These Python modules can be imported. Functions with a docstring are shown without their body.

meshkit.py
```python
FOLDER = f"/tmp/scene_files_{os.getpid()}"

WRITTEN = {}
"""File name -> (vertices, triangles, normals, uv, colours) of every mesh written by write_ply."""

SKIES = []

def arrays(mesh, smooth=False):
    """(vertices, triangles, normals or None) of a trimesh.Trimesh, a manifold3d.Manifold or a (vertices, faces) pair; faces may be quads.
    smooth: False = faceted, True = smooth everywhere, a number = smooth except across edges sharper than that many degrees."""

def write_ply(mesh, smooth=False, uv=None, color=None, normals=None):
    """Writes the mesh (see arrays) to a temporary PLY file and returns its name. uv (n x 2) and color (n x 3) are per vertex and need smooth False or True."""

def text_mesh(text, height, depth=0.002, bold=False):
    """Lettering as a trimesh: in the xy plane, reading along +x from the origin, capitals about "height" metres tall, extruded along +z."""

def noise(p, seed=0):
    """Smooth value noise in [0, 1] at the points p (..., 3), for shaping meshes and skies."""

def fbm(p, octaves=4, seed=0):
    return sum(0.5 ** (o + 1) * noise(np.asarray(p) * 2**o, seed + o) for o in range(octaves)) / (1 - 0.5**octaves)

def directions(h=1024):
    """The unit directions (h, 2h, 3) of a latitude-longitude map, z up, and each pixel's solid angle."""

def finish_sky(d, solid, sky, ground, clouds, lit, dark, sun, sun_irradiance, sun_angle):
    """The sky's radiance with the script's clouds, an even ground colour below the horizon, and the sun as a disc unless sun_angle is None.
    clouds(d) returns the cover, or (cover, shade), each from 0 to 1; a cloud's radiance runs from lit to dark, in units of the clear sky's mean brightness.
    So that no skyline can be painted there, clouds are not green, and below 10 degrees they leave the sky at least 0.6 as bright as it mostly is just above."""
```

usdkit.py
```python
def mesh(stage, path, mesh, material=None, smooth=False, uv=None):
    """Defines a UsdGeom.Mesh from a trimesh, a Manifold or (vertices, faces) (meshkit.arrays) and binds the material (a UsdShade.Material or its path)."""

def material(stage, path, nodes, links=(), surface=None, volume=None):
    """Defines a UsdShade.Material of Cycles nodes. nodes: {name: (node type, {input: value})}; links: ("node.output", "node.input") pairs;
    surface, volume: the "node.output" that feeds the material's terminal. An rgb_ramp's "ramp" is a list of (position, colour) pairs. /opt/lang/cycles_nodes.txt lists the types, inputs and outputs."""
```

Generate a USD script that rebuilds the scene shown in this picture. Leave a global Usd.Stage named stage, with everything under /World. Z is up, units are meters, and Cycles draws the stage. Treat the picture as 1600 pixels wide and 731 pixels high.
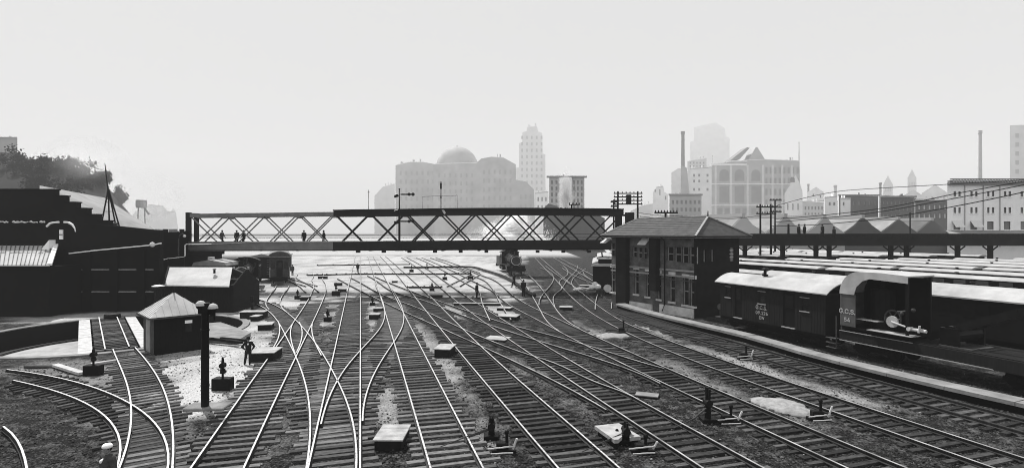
import math, random
import numpy as np, trimesh, manifold3d as m3, shapely
from shapely.geometry import Polygon, Point, LineString
import usdkit, meshkit
from pxr import Usd, UsdGeom, UsdLux, UsdShade, Gf, Sdf

stage = Usd.Stage.CreateInMemory()
UsdGeom.SetStageUpAxis(stage, 'Z'); UsdGeom.SetStageMetersPerUnit(stage, 1.0)
world = UsdGeom.Xform.Define(stage, '/World')
UsdGeom.Scope.Define(stage, '/World/Looks')
random.seed(7); RNG = np.random.default_rng(7)

# ---------------------------------------------------------------- camera, sky, sun, exposure
EYE, FPX, VH = 7.0, 850.0, 364.0            # eye height, focal length and horizon row of a 1600 px wide picture
cam = UsdGeom.Camera.Define(stage, '/World/camera')
AP = 36.0
cam.CreateHorizontalApertureAttr(AP); cam.CreateVerticalApertureAttr(AP * 467 / 1024)
cam.CreateFocalLengthAttr(FPX / 1600 * AP)
cam.CreateVerticalApertureOffsetAttr(-1.5 / 1600 * AP)
cam.CreateClippingRangeAttr(Gf.Vec2f(0.1, 20000))
cam.AddTranslateOp().Set(Gf.Vec3d(0, 0, EYE)); cam.AddRotateXOp().Set(90.0)
cam.CreateExposureAttr(0.62)

SUN_DIR = np.array([-0.62, 0.78, 0.0]); SUN_EL = math.radians(56)
SUN_DIR /= np.linalg.norm(SUN_DIR)
sun_vec = np.array([SUN_DIR[0] * math.cos(SUN_EL), SUN_DIR[1] * math.cos(SUN_EL), math.sin(SUN_EL)])
usdkit.material(stage, '/World/Looks/sky_look', {
    'sky': ('sky_texture', {'sky_type': 'single_scattering', 'sun_disc': False, 'sun_elevation': SUN_EL,
                            'sun_rotation': math.atan2(SUN_DIR[0], SUN_DIR[1]), 'aerosol_density': 4.0, 'air_density': 1.0, 'altitude': 20.0}),
    'grey': ('rgb_to_bw', {}), 'veil': ('mix', {'fac': .96, 'color2': (4.75,) * 3}), 'bg': ('background_shader', {'strength': 0.1})},   # a thin even veil of smoke cloud over the sky
    [('sky.color', 'grey.color'), ('grey.val', 'veil.color1'), ('veil.color', 'bg.color')], surface='bg.background')
dome = UsdLux.DomeLight.Define(stage, '/World/sky')
dome.CreateIntensityAttr(1.0)
UsdShade.MaterialBindingAPI.Apply(dome.GetPrim()).Bind(UsdShade.Material.Get(stage, '/World/Looks/sky_look'))
dome.GetPrim().SetCustomDataByKey('kind', 'structure')
sun = UsdLux.DistantLight.Define(stage, '/World/sun')
sun.CreateIntensityAttr(1.25); sun.CreateAngleAttr(0.5); sun.CreateNormalizeAttr(True); sun.CreateColorAttr(Gf.Vec3f(1, 0.99, 0.98))
sun.AddTransformOp().Set(Gf.Matrix4d().SetRotate(Gf.Rotation(Gf.Vec3d(0, 0, 1), Gf.Vec3d(*map(float, sun_vec)))))

# ---------------------------------------------------------------- helpers
def gp(u, v, z=0.0):
    """the point at height z that the photograph shows at (u, v)"""
    y = FPX * (EYE - z) / (v - VH)
    return np.array([(u - 800) / FPX * y, y, z])

def pt(u, v, y):
    """the point at distance y that the photograph shows at (u, v)"""
    return np.array([(u - 800) / FPX * y, y, EYE - (v - VH) * y / FPX])

taken = {}
def numbered(parent, name):
    k = (parent, name); n = taken.get(k, 0); taken[k] = n + 1
    return f'{parent}/{name}' if n == 0 else f'{parent}/{name}_{n:03d}'

def tag(prim, label=None, cat=None, group=None, kind=None):
    p = prim.GetPrim() if hasattr(prim, 'GetPrim') else prim
    for k, v in (('label', label), ('category', cat), ('group', group), ('kind', kind)):
        if v: p.SetCustomDataByKey(k, v)
    return p

def thing(name, label, cat, loc=(0, 0, 0), rot=0.0, group=None, root='/World'):
    x = UsdGeom.Xform.Define(stage, numbered(root, name))
    x.AddTranslateOp().Set(Gf.Vec3d(*map(float, loc)))
    if rot: x.AddRotateZOp().Set(float(math.degrees(rot)))
    tag(x, label, cat, group)
    return str(x.GetPath())

def copy_of(path, name, label, loc, rot=0.0, group=None, cat=None):
    x = UsdGeom.Xform.Define(stage, numbered('/World', name))
    x.GetPrim().GetReferences().AddInternalReference(Sdf.Path(path))
    x.ClearXformOpOrder()
    x.AddTranslateOp().Set(Gf.Vec3d(*map(float, loc))); x.AddRotateZOp().Set(float(math.degrees(rot)))
    tag(x, label, cat, group); x.GetPrim().SetInstanceable(True)
    return str(x.GetPath())

def obj(name, mesh, mat, parent='/World', smooth=False, label=None, kind=None, cat=None, group=None):
    p = numbered(parent, name)
    m = usdkit.mesh(stage, p, mesh, LOOK[mat] if isinstance(mat, str) else mat, smooth)
    tag(m, label, cat, group, kind)
    return p

def box(x0, x1, y0, y1, z0, z1):
    m = trimesh.creation.box((abs(x1 - x0), abs(y1 - y0), abs(z1 - z0)))
    m.apply_translation(((x0 + x1) / 2, (y0 + y1) / 2, (z0 + z1) / 2)); return m

def cyl(p0, p1, r0, r1=None, n=10):
    p0, p1 = np.asarray(p0, float), np.asarray(p1, float); r1 = r0 if r1 is None else r1
    d = p1 - p0; L = np.linalg.norm(d); d = d / L
    a = np.cross(d, [0, 0, 1.0] if abs(d[2]) < .9 else [1.0, 0, 0]); a /= np.linalg.norm(a); b = np.cross(d, a)
    t = np.arange(n) * 2 * math.pi / n
    ring = np.cos(t)[:, None] * a + np.sin(t)[:, None] * b
    v = np.vstack([p0 + ring * r0, p1 + ring * r1, [p0], [p1]])
    f = []
    for i in range(n):
        j = (i + 1) % n
        f += [[i, j, n + j], [i, n + j, n + i], [2 * n, j, i], [2 * n + 1, n + i, n + j]]
    m = trimesh.Trimesh(v, f, process=False); return m

def bar(p0, p1, w, h):
    """a rectangular bar from p0 to p1: w across, h in the vertical plane"""
    p0, p1 = np.asarray(p0, float), np.asarray(p1, float); d = p1 - p0; L = np.linalg.norm(d); d /= L
    s = np.cross(d, [0, 0, 1.0] if abs(d[2]) < .95 else [0, 1.0, 0]); s /= np.linalg.norm(s); n = np.cross(s, d)
    m = trimesh.creation.box((L, w, h)); M = np.eye(4); M[:3, 0], M[:3, 1], M[:3, 2], M[:3, 3] = d, s, n, (p0 + p1) / 2
    m.apply_transform(M); return m

def tube(pts, r, n=6):
    pts = np.asarray(pts, float); t = np.gradient(pts, axis=0); t /= np.linalg.norm(t, axis=1, keepdims=True)
    up = np.where(np.abs(t[:, 2:]) < .9, [[0, 0, 1.0]], [[1.0, 0, 0]])
    a = np.cross(t, up); a /= np.linalg.norm(a, axis=1, keepdims=True); b = np.cross(t, a)
    th = np.arange(n) * 2 * math.pi / n; rr = np.broadcast_to(r, (len(pts),))
    v = (pts[:, None] + rr[:, None, None] * (np.cos(th)[None, :, None] * a[:, None] + np.sin(th)[None, :, None] * b[:, None])).reshape(-1, 3)
    f = []
    for i in range(len(pts) - 1):
        for j in range(n):
            k = (j + 1) % n; f += [[i * n + j, i * n + k, (i + 1) * n + k], [i * n + j, (i + 1) * n + k, (i + 1) * n + j]]
    v = np.vstack([v, pts[:1], pts[-1:]]); e = len(v) - 2; o = (len(pts) - 1) * n
    for j in range(n):
        k = (j + 1) % n; f += [[e, k, j], [e + 1, o + j, o + k]]
    m = trimesh.Trimesh(v, f, process=False); return m

def prism(poly, lo, hi, axis='y'):
    """polygon in (x,z) extruded along y, or in (y,z) along x, or (x,y) along z"""
    g = poly if isinstance(poly, Polygon) else Polygon(poly)
    m = trimesh.creation.extrude_polygon(g, hi - lo, engine='earcut')
    v = m.vertices.copy()
    if axis == 'y': m.vertices = np.c_[v[:, 0], lo + v[:, 2], v[:, 1]]; m.invert()
    elif axis == 'x': m.vertices = np.c_[lo + v[:, 2], v[:, 0], v[:, 1]]
    else: m.vertices = np.c_[v[:, 0], v[:, 1], lo + v[:, 2]]
    return m

def lathe(profile, n=16, at=(0, 0, 0)):
    """profile: (r, z) pairs"""
    m = trimesh.creation.revolve(np.array(profile, float), sections=n); m.apply_translation(at); return m

def ball(c, r, sub=2, sc=(1, 1, 1)):
    m = trimesh.creation.icosphere(sub, r); m.vertices *= sc; m.apply_translation(c); return m

def cat(*ms):
    out = []
    for m in ms: out += list(m) if isinstance(m, (list, tuple)) else [m]
    return trimesh.util.concatenate(out)

def rotz(m, a):
    m = m.copy(); m.apply_transform(trimesh.transformations.rotation_matrix(a, (0, 0, 1))); return m

def moved(m, x, y, z):
    m = m.copy(); m.apply_translation((x, y, z)); return m

def rbox(x0, x1, y0, y1, z0, z1, r=.02):
    """box with chamfered edges"""
    pts = []
    for sx, X in ((1, x0), (-1, x1)):
        for sy, Y in ((1, y0), (-1, y1)):
            for sz, Z in ((1, z0), (-1, z1)):
                pts += [(X, Y + sy * r, Z + sz * r), (X + sx * r, Y, Z + sz * r), (X + sx * r, Y + sy * r, Z)]
    return trimesh.convex.convex_hull(np.array(pts))

# ---------------------------------------------------------------- materials: all greys, as in the black and white print
LOOK = {}
SOOT = .58
def look(name, lo, hi, scale=2.0, rough=.8, bump=.0, bscale=None, metal=0.0, stretch=(1, 1, 1), detail=4, spec=.08, obj_space=False):
    """mottled grey from lo to hi; SOOT: everything in the yard is filmed with coal soot"""
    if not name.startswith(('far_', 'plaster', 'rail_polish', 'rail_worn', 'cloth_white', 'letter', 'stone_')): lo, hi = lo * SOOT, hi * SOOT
    n = {'geo': ('texture_coordinate', {}) if obj_space else ('geometry', {}),
         'map': ('mapping', {'scale': stretch}),
         'no': ('noise_texture', {'scale': scale, 'detail': detail, 'roughness': .6}),
         'ra': ('rgb_ramp', {'ramp': [(.3, (lo,) * 3), (.7, (hi,) * 3)]}),
         'p': ('principled_bsdf', {'roughness': rough, 'metallic': metal, 'specular_ior_level': spec})}
    l = [('geo.object' if obj_space else 'geo.position', 'map.vector'), ('map.vector', 'no.vector'), ('no.fac', 'ra.fac'), ('ra.color', 'p.base_color')]
    if bump:
        n['no2'] = ('noise_texture', {'scale': bscale or scale * 4, 'detail': 3})
        n['bu'] = ('bump', {'strength': bump, 'distance': .03})
        l += [('map.vector', 'no2.vector'), ('no2.fac', 'bu.height'), ('bu.normal', 'p.normal')]
    LOOK[name] = usdkit.material(stage, '/World/Looks/' + name, n, l, surface='p.BSDF')

def bricks(name, c1, c2, mortar, scale=1.0, rough=.9):
    """brickwork on vertical walls: position along the wall taken as x+y"""
    n = {'geo': ('texture_coordinate', {}), 'sp': ('separate_xyz', {}), 'ad': ('math', {'math_type': 'add'}), 'co': ('combine_xyz', {}),
         'br': ('brick_texture', {'scale': scale, 'color1': (c1,) * 3, 'color2': (c2,) * 3, 'mortar': (mortar,) * 3, 'brick_width': .24, 'row_height': .08, 'mortar_size': .008}),
         'no': ('noise_texture', {'scale': 1.3, 'detail': 5}), 'mr': ('map_range', {'from_min': .3, 'from_max': .7, 'to_min': .55, 'to_max': 1.3}),
         'mu': ('mix', {'mix_type': 'multiply', 'fac': 1.0}), 'cc': ('combine_color', {}),
         'p': ('principled_bsdf', {'roughness': rough, 'specular_ior_level': .06})}
    l = [('geo.object', 'sp.vector'), ('sp.x', 'ad.value1'), ('sp.y', 'ad.value2'), ('ad.value', 'co.x'), ('sp.z', 'co.y'), ('co.vector', 'br.vector'),
         ('geo.object', 'no.vector'), ('no.fac', 'mr.value'), ('mr.result', 'cc.r'), ('mr.result', 'cc.g'), ('mr.result', 'cc.b'),
         ('br.color', 'mu.color1'), ('cc.color', 'mu.color2'), ('mu.color', 'p.base_color')]
    LOOK[name] = usdkit.material(stage, '/World/Looks/' + name, n, l, surface='p.BSDF')

look('rail_steel', .03, .07, 6, .7, metal=.2)
look('rail_polish', 0.22, 0.85, 9, .38, metal=.55)
look('rail_worn', .15, .6, 1.1, .42, metal=.5, detail=7)
look('rail_rust', .05, .1, 6, .6, metal=.3)
for i, (a, b) in enumerate([(.05, .16), (.07, .22), (.03, .1), (.12, .34)]):
    look(f'sleeper_wood_{i + 1}', a, b, 5, .85, .5, 14, stretch=(1, 4, 4))
for i, (a, b) in enumerate([(.02, .08), (.035, .12), (.012, .05), (.06, .19)]):
    look(f'sooty_sleeper_{i + 1}', a, b, 5, .85, .5, 14, stretch=(1, 4, 4))
look('iron_dark', 0.008, 0.02, 3, .55, .15, metal=.2)
look('iron_black', 0.004, 0.01, 3, .4, .1)
look('iron_grey', .05, .1, 3, .5, .1)
look('bridge_iron', 0.01, 0.025, 1.2, .7, .1)
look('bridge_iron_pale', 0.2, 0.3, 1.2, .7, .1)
look('timber_dark', 0.008, 0.024, 4, .9, .4, 12, stretch=(3, 3, .6))
look('timber_mid', .07, .14, 4, .9, .4, 12)
look('timber_pale', 0.5, 0.85, 3, .85, .3, 12)
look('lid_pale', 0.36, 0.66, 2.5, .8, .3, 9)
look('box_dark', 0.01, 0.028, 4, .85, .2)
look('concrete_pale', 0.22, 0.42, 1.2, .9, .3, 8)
look('stone_pale', 0.4, 0.7, 1.5, .9, .2)
look('roof_white', 0.5, 0.75, 1.0, .6, .1)
look('roof_canvas', 0.42, 0.7, .7, .7, .1)
look('plaster_roof', 0.32, 0.46, .8, .7, .2, 9)
look('roof_slate', 0.09, 0.16, 1.5, .75, .3, 6, stretch=(1, 1, 3))
look('roof_grey', .12, .22, .4, .8)
look('roof_light_grey', 0.3, 0.48, .25, .8)
look('car_paint', 0.016, 0.03, 2.5, .55, .15, 8, stretch=(6, 6, .6))
look('car_paint_dark', 0.005, 0.012, 2.0, .55, .1)
look('crane_paint', .1, .16, 2.0, .6, .1)
look('letter_white', 0.25, 0.55, 8, .7)
look('glass_dark', 0.004, 0.01, 1, .12, spec=.6)
look('trim_pale', 0.7, 1.0, 2, .8)
look('trim_grey', 0.35, 0.55, 2, .8)
look('plaster_white', 0.8, 0.9, .5, .9)
look('wall_sooty', 0.005, 0.013, .35, .95, .3, 3)
look('wall_black', 0.003, 0.008, .5, .95, .2, 3)
look('cloth_dark', .012, .03, 6, .9)
look('cloth_mid', .06, .12, 6, .9)
look('cloth_white', .65, .8, 6, .9)
look('skin', .28, .36, 5, .6)
look('rubble', 0.28, 0.5, 5, .9, .6, 10)
look('pit_floor', 0.4, 0.65, 1.2, .9, .4, 6)
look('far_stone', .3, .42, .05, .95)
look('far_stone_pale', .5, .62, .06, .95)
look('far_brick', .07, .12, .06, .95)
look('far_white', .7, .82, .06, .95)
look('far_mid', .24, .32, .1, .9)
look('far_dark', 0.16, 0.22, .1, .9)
look('leaf', 0.012, 0.03, .8, .8)
look('hill_earth', 0.006, 0.016, .06, .95)
look('wire', .01, .02, 1, .6)
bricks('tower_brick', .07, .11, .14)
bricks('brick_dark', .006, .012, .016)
bricks('brick_mid', .05, .08, .1)
RAILS = {
'A_l': [[-8.38,12.55],[-13.05,28.74],[-16.67,41.48],[-18.23,46.87],[-19.37,50.72],[-20.54,54.56],[-23.18,62.98],[-24.78,67.94],[-25.83,70.98],[-26.24,72.11],[-26.83,73.6],[-28.38,77.3],[-29.11,79.17],[-29.64,80.68],[-30.52,83.35],[-31.05,84.87],[-33.8,92.4]],
'A_r': [[-6.95,12.97],[-10.35,24.52],[-15.99,44.21],[-17.78,50.38],[-19.97,57.69],[-22.12,64.6],[-23.48,68.8],[-24.54,71.83],[-25.4,74.08],[-26.95,77.78],[-27.69,79.65],[-28.22,81.17],[-29.11,83.84],[-29.63,85.35],[-32.39,92.9]],
'B_l': [[-5.03,12.56],[-10.59,32.6],[-46.19,160.15]],
'B_r': [[-3.62,12.95],[-18.73,67.3],[-44.75,160.55]],
'C_l': [[-1.45,12.46],[-21.62,85.51],[-30.75,118.34],[-42.4,160.05]],
'C_r': [[-0.0,12.86],[-2.19,20.58],[-5.87,34.12],[-12.47,58.09],[-20.28,86.3],[-29.31,118.75],[-40.95,160.46]],
'D_l': [[2.33,12.34],[0.48,18.89],[-10.3,57.86],[-11.46,62.11],[-14.98,75.26],[-21.48,98.8],[-25.36,112.68],[-29.37,126.94],[-38.89,160.45]],
'D_r': [[3.96,12.8],[2.22,18.97],[-0.11,26.62],[-1.67,32.01],[-3.04,37.03],[-6.02,48.25],[-9.03,59.47],[-9.98,62.94],[-13.43,75.28],[-19.07,95.74],[-23.16,110.39],[-27.39,125.42],[-31.64,140.45],[-37.44,160.86]],
'E_l': [[6.63,12.25],[4.76,18.38],[0.71,31.8],[-0.17,34.88],[-3.09,45.29],[-4.58,50.7],[-5.49,54.19],[-6.57,58.46],[-8.17,65.08],[-10.59,75.21],[-13.64,87.66],[-15.69,95.81],[-17.78,103.96],[-20.64,114.81],[-23.67,126.02],[-26.44,136.06],[-30.88,151.87]],
'E_r': [[8.3,12.77],[6.69,17.72],[5.29,21.9],[4.46,24.57],[3.24,28.81],[1.43,34.95],[-0.34,41.53],[-2.03,47.71],[-3.66,53.9],[-6.13,63.6],[-8.96,74.86],[-11.43,84.98],[-13.17,91.97],[-15.14,99.73],[-17.15,107.48],[-19.82,117.55],[-22.65,127.98],[-25.11,136.86],[-29.44,152.28]],
'F_l': [[10.83,12.39],[7.93,21.56],[6.33,26.52],[5.53,29.2],[4.8,31.91],[3.4,37.35],[1.18,45.88],[0.5,48.6],[-0.05,50.94],[-0.47,52.9],[-0.68,54.08],[-1.13,56.85],[-1.48,59.23],[-1.83,62.01],[-2.88,71.17],[-3.13,73.16],[-3.41,75.14],[-3.66,76.73],[-3.95,78.3],[-4.27,79.87],[-4.64,81.43],[-5.14,83.37],[-6.83,89.56],[-7.42,91.89],[-8.77,97.34],[-9.4,99.66],[-10.0,101.57],[-11.81,106.88],[-14.39,114.89]],
'F_r': [[12.46,12.91],[9.34,22.43],[8.4,25.49],[7.15,29.72],[6.42,32.43],[5.03,37.86],[2.9,46.0],[2.22,48.72],[1.66,51.06],[0.92,54.59],[0.71,55.77],[0.46,57.36],[-0.23,62.52],[-1.34,71.26],[-1.66,73.64],[-1.96,75.62],[-2.22,77.21],[-2.52,78.78],[-2.84,80.35],[-3.21,81.91],[-3.71,83.85],[-5.4,90.03],[-5.99,92.36],[-7.24,97.42],[-7.65,98.97],[-7.97,100.13],[-8.57,102.04],[-10.38,107.35],[-12.96,115.35]],
'G_l': [[16.18,9.43],[12.03,21.56],[11.15,24.22],[10.67,25.75],[10.12,27.67],[9.59,29.6],[9.09,31.54],[8.62,33.49],[8.28,35.06],[7.98,36.63],[7.65,38.6],[7.37,40.59],[7.18,42.18],[6.99,44.17],[6.81,46.57],[6.64,49.36],[6.5,52.16],[6.36,56.17],[6.33,58.17],[6.33,64.58],[6.37,75.39],[6.36,95.81],[6.34,122.24],[6.29,152.28]],
'G_r': [[17.81,9.99],[14.01,20.96],[12.98,23.99],[12.14,26.66],[11.26,29.74],[9.83,35.16],[9.45,36.72],[9.12,38.28],[8.84,39.86],[8.63,41.44],[8.46,43.04],[8.29,45.03],[8.15,47.83],[8.07,51.43],[8.03,57.43],[7.95,64.64],[7.87,74.64],[7.85,115.46],[7.79,152.28]],
'H_l': [[19.57,13.16],[13.74,29.39],[13.24,30.91],[12.53,33.21],[11.28,37.44],[10.63,39.76],[10.12,41.7],[9.63,43.64],[9.37,44.82],[9.1,46.4],[8.89,47.99],[8.78,49.18],[8.6,51.58],[8.53,52.78],[8.47,54.39],[8.45,57.59],[8.51,62.0],[8.7,67.61],[9.02,75.23],[10.01,94.85],[10.55,106.06],[11.54,128.5]],
'H_r': [[21.22,13.78],[17.65,23.13],[16.82,25.38],[15.93,28.04],[14.61,32.23],[13.9,34.53],[13.11,37.22],[12.35,39.92],[11.73,42.24],[11.25,44.18],[10.71,46.52],[10.4,48.09],[10.15,49.67],[10.05,50.46],[9.98,51.26],[9.86,53.66],[9.82,55.26],[9.81,56.86],[9.85,60.06],[9.98,64.06],[10.24,69.66],[11.39,92.45],[11.92,103.24],[12.36,112.84],[13.03,128.43]],
'L1_l': [[-11.4,15.65],[-11.81,16.34],[-12.49,17.35],[-12.98,17.99],[-13.49,18.61],[-14.04,19.21],[-14.62,19.77],[-15.23,20.31],[-15.85,20.83],[-16.8,21.57],[-17.46,22.05],[-18.46,22.72],[-19.15,23.15],[-19.85,23.56],[-20.92,24.13],[-22.0,24.67],[-23.1,25.18]],
'L1_r': [[-9.73,15.33],[-10.13,16.04],[-10.81,17.06],[-11.54,18.04],[-12.32,18.98],[-13.14,19.87],[-13.73,20.44],[-14.64,21.25],[-15.6,22.01],[-16.92,22.96],[-18.27,23.87],[-19.66,24.71],[-20.73,25.3],[-21.82,25.85],[-22.94,26.34],[-24.08,26.78],[-25.24,27.15]],
'L2_l': [[-11.3,15.55],[-11.67,16.27],[-12.06,16.97],[-12.69,18.01],[-13.34,19.03],[-14.01,20.03],[-14.94,21.34],[-16.64,23.6],[-18.39,25.81],[-20.43,28.31],[-28.67,38.22],[-32.52,42.88]],
'L2_r': [[-9.51,15.18],[-9.9,15.88],[-10.52,16.92],[-11.39,18.27],[-12.5,19.95],[-13.19,20.94],[-14.81,23.24],[-16.02,24.85],[-17.55,26.72],[-22.78,32.83],[-31.55,43.32]],
'L0': [[-13.95,15.65],[-15.1,16.81],[-16.0,17.65],[-16.93,18.44],[-17.59,18.94],[-17.92,19.17]],
'K1_l': [[-6.84,19.41],[-7.38,21.75],[-7.72,23.32],[-8.03,24.89],[-8.29,26.47],[-8.5,28.06],[-8.66,29.65],[-9.07,35.24],[-9.18,36.44],[-9.35,38.03],[-9.55,39.62],[-9.8,41.2],[-10.08,42.78],[-10.47,44.74],[-10.82,46.3],[-11.3,48.25],[-11.9,50.57],[-12.53,52.89],[-13.62,56.75],[-15.39,62.9],[-18.79,74.84]],
'K1_r': [[-5.44,19.73],[-5.87,21.69],[-6.19,23.26],[-6.47,24.84],[-6.65,26.03],[-6.81,27.22],[-6.97,28.82],[-7.45,34.81],[-7.61,36.41],[-7.78,38.01],[-8.0,39.6],[-8.3,41.58],[-8.59,43.15],[-8.98,45.12],[-9.41,47.08],[-9.97,49.42],[-10.57,51.75],[-11.39,54.85],[-13.75,63.35],[-17.15,75.3]],
'K2_l': [[-5.92,15.65],[-6.95,18.7],[-7.8,20.96],[-8.25,22.08],[-8.88,23.56],[-10.21,26.5],[-11.98,30.12],[-14.35,34.78],[-17.5,40.86],[-18.64,42.99],[-19.62,44.75],[-20.83,46.84],[-21.9,48.55],[-23.03,50.22],[-24.21,51.85],[-25.2,53.11],[-26.5,54.65],[-27.86,56.14],[-30.07,58.48]],
'K2_r': [[-4.49,15.63],[-4.69,16.41],[-5.03,17.56],[-5.41,18.7],[-5.82,19.82],[-6.26,20.94],[-6.87,22.42],[-8.15,25.35],[-9.85,28.97],[-11.98,33.28],[-14.18,37.55],[-15.3,39.67],[-16.26,41.42],[-18.04,44.55],[-19.69,47.3],[-21.19,49.66],[-22.09,50.99],[-22.77,51.97],[-23.48,52.94],[-24.21,53.89],[-24.97,54.83],[-25.49,55.43],[-26.04,56.01],[-26.61,56.57],[-27.22,57.09],[-27.54,57.33]],
'S1_l': [[-13.73,30.63],[-14.04,31.81],[-14.52,33.37],[-14.9,34.53],[-15.46,36.07],[-16.06,37.59],[-16.69,39.09],[-17.37,40.57],[-18.08,42.04]],
'S1_r': [[-12.29,30.99],[-12.75,32.56],[-13.25,34.12],[-13.78,35.67],[-14.21,36.83],[-14.81,38.35],[-15.29,39.48],[-15.8,40.6],[-16.33,41.71]],
'S2_l': [[-12.21,30.63],[-13.77,33.98],[-14.44,35.49],[-15.07,37.0],[-15.67,38.53],[-16.09,39.69],[-16.48,40.86],[-16.84,42.04]],
'S2_r': [[-10.61,30.28],[-12.13,33.57],[-13.25,36.16],[-13.85,37.65],[-14.27,38.78],[-15.07,41.06]],
'X1': [[3.62,20.99],[3.06,22.5],[2.29,24.36],[1.46,26.19],[0.59,28.0],[-1.23,31.59],[-5.7,40.14],[-8.1,44.79],[-10.47,49.45],[-12.82,54.12],[-15.85,60.25],[-19.02,66.76],[-22.51,74.0],[-26.32,81.99]],
'X2': [[5.02,22.67],[4.91,23.06],[4.75,23.43],[4.56,23.78],[3.89,24.78],[3.69,25.13],[3.51,25.49],[2.63,27.73],[2.29,28.46],[1.88,29.15],[0.74,30.81],[0.11,31.83],[-0.68,33.23],[-1.8,35.36],[-2.89,37.52],[-4.11,40.05],[-5.14,42.23],[-7.32,46.98],[-8.54,49.51],[-9.66,51.64],[-11.82,55.5],[-12.59,56.91],[-13.33,58.33],[-14.06,59.77],[-15.09,61.94],[-16.25,64.51],[-20.6,74.44],[-22.24,78.11],[-23.74,81.4],[-25.12,84.3]],
'X3': [[6.71,24.65],[6.5,25.43],[6.11,26.57],[5.8,27.31],[5.27,28.39],[4.49,29.79],[2.79,32.53],[1.76,34.25],[0.57,36.34],[-0.6,38.46],[-2.49,42.0],[-3.96,44.86],[-5.21,47.38],[-7.64,52.45],[-8.91,54.96],[-9.68,56.37],[-10.28,57.42],[-10.7,58.1],[-11.99,60.14],[-12.61,61.17],[-13.19,62.23],[-13.72,63.31],[-14.22,64.41],[-14.7,65.51],[-15.89,68.5],[-16.88,71.13],[-19.53,78.29],[-20.97,82.04],[-22.19,85.02],[-22.67,86.12],[-23.18,87.22]],
'X4': [[7.67,27.39],[7.21,28.05],[6.61,29.09],[4.77,32.67],[3.99,34.07],[3.14,35.44],[0.7,39.13],[0.07,40.15],[-0.55,41.19],[-1.14,42.24],[-1.9,43.66],[-3.37,46.52],[-5.5,50.85],[-10.75,61.71],[-12.48,65.33],[-14.19,68.97],[-16.04,72.99],[-18.02,77.39],[-19.96,81.8],[-22.03,86.6]],
'Y1': [[3.28,38.09],[3.08,38.87],[2.89,40.06],[2.73,41.66],[2.62,43.67],[2.53,46.49],[2.31,55.74],[2.07,62.98],[1.7,72.63],[1.17,85.09]],
'Y2': [[4.87,38.97],[4.75,39.35],[4.56,40.13],[4.37,41.32],[4.21,42.92],[4.07,45.32],[3.99,47.33],[3.92,49.74],[3.67,64.59],[3.47,72.22],[3.31,76.63],[3.16,79.84],[2.92,84.25],[2.68,87.85]],
'Z1_l': [[2.58,51.54],[2.67,53.55],[2.75,54.76],[2.93,56.76],[3.16,58.76],[3.66,62.34],[4.74,69.1],[5.15,71.89],[5.53,74.68],[5.72,76.27],[6.05,79.48],[6.22,81.48],[6.45,85.1],[6.56,87.51],[6.61,89.52],[6.63,91.13],[6.62,93.54],[6.55,95.96],[6.43,98.37],[6.29,100.37],[6.05,102.78],[5.75,105.17],[5.37,107.55]],
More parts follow.
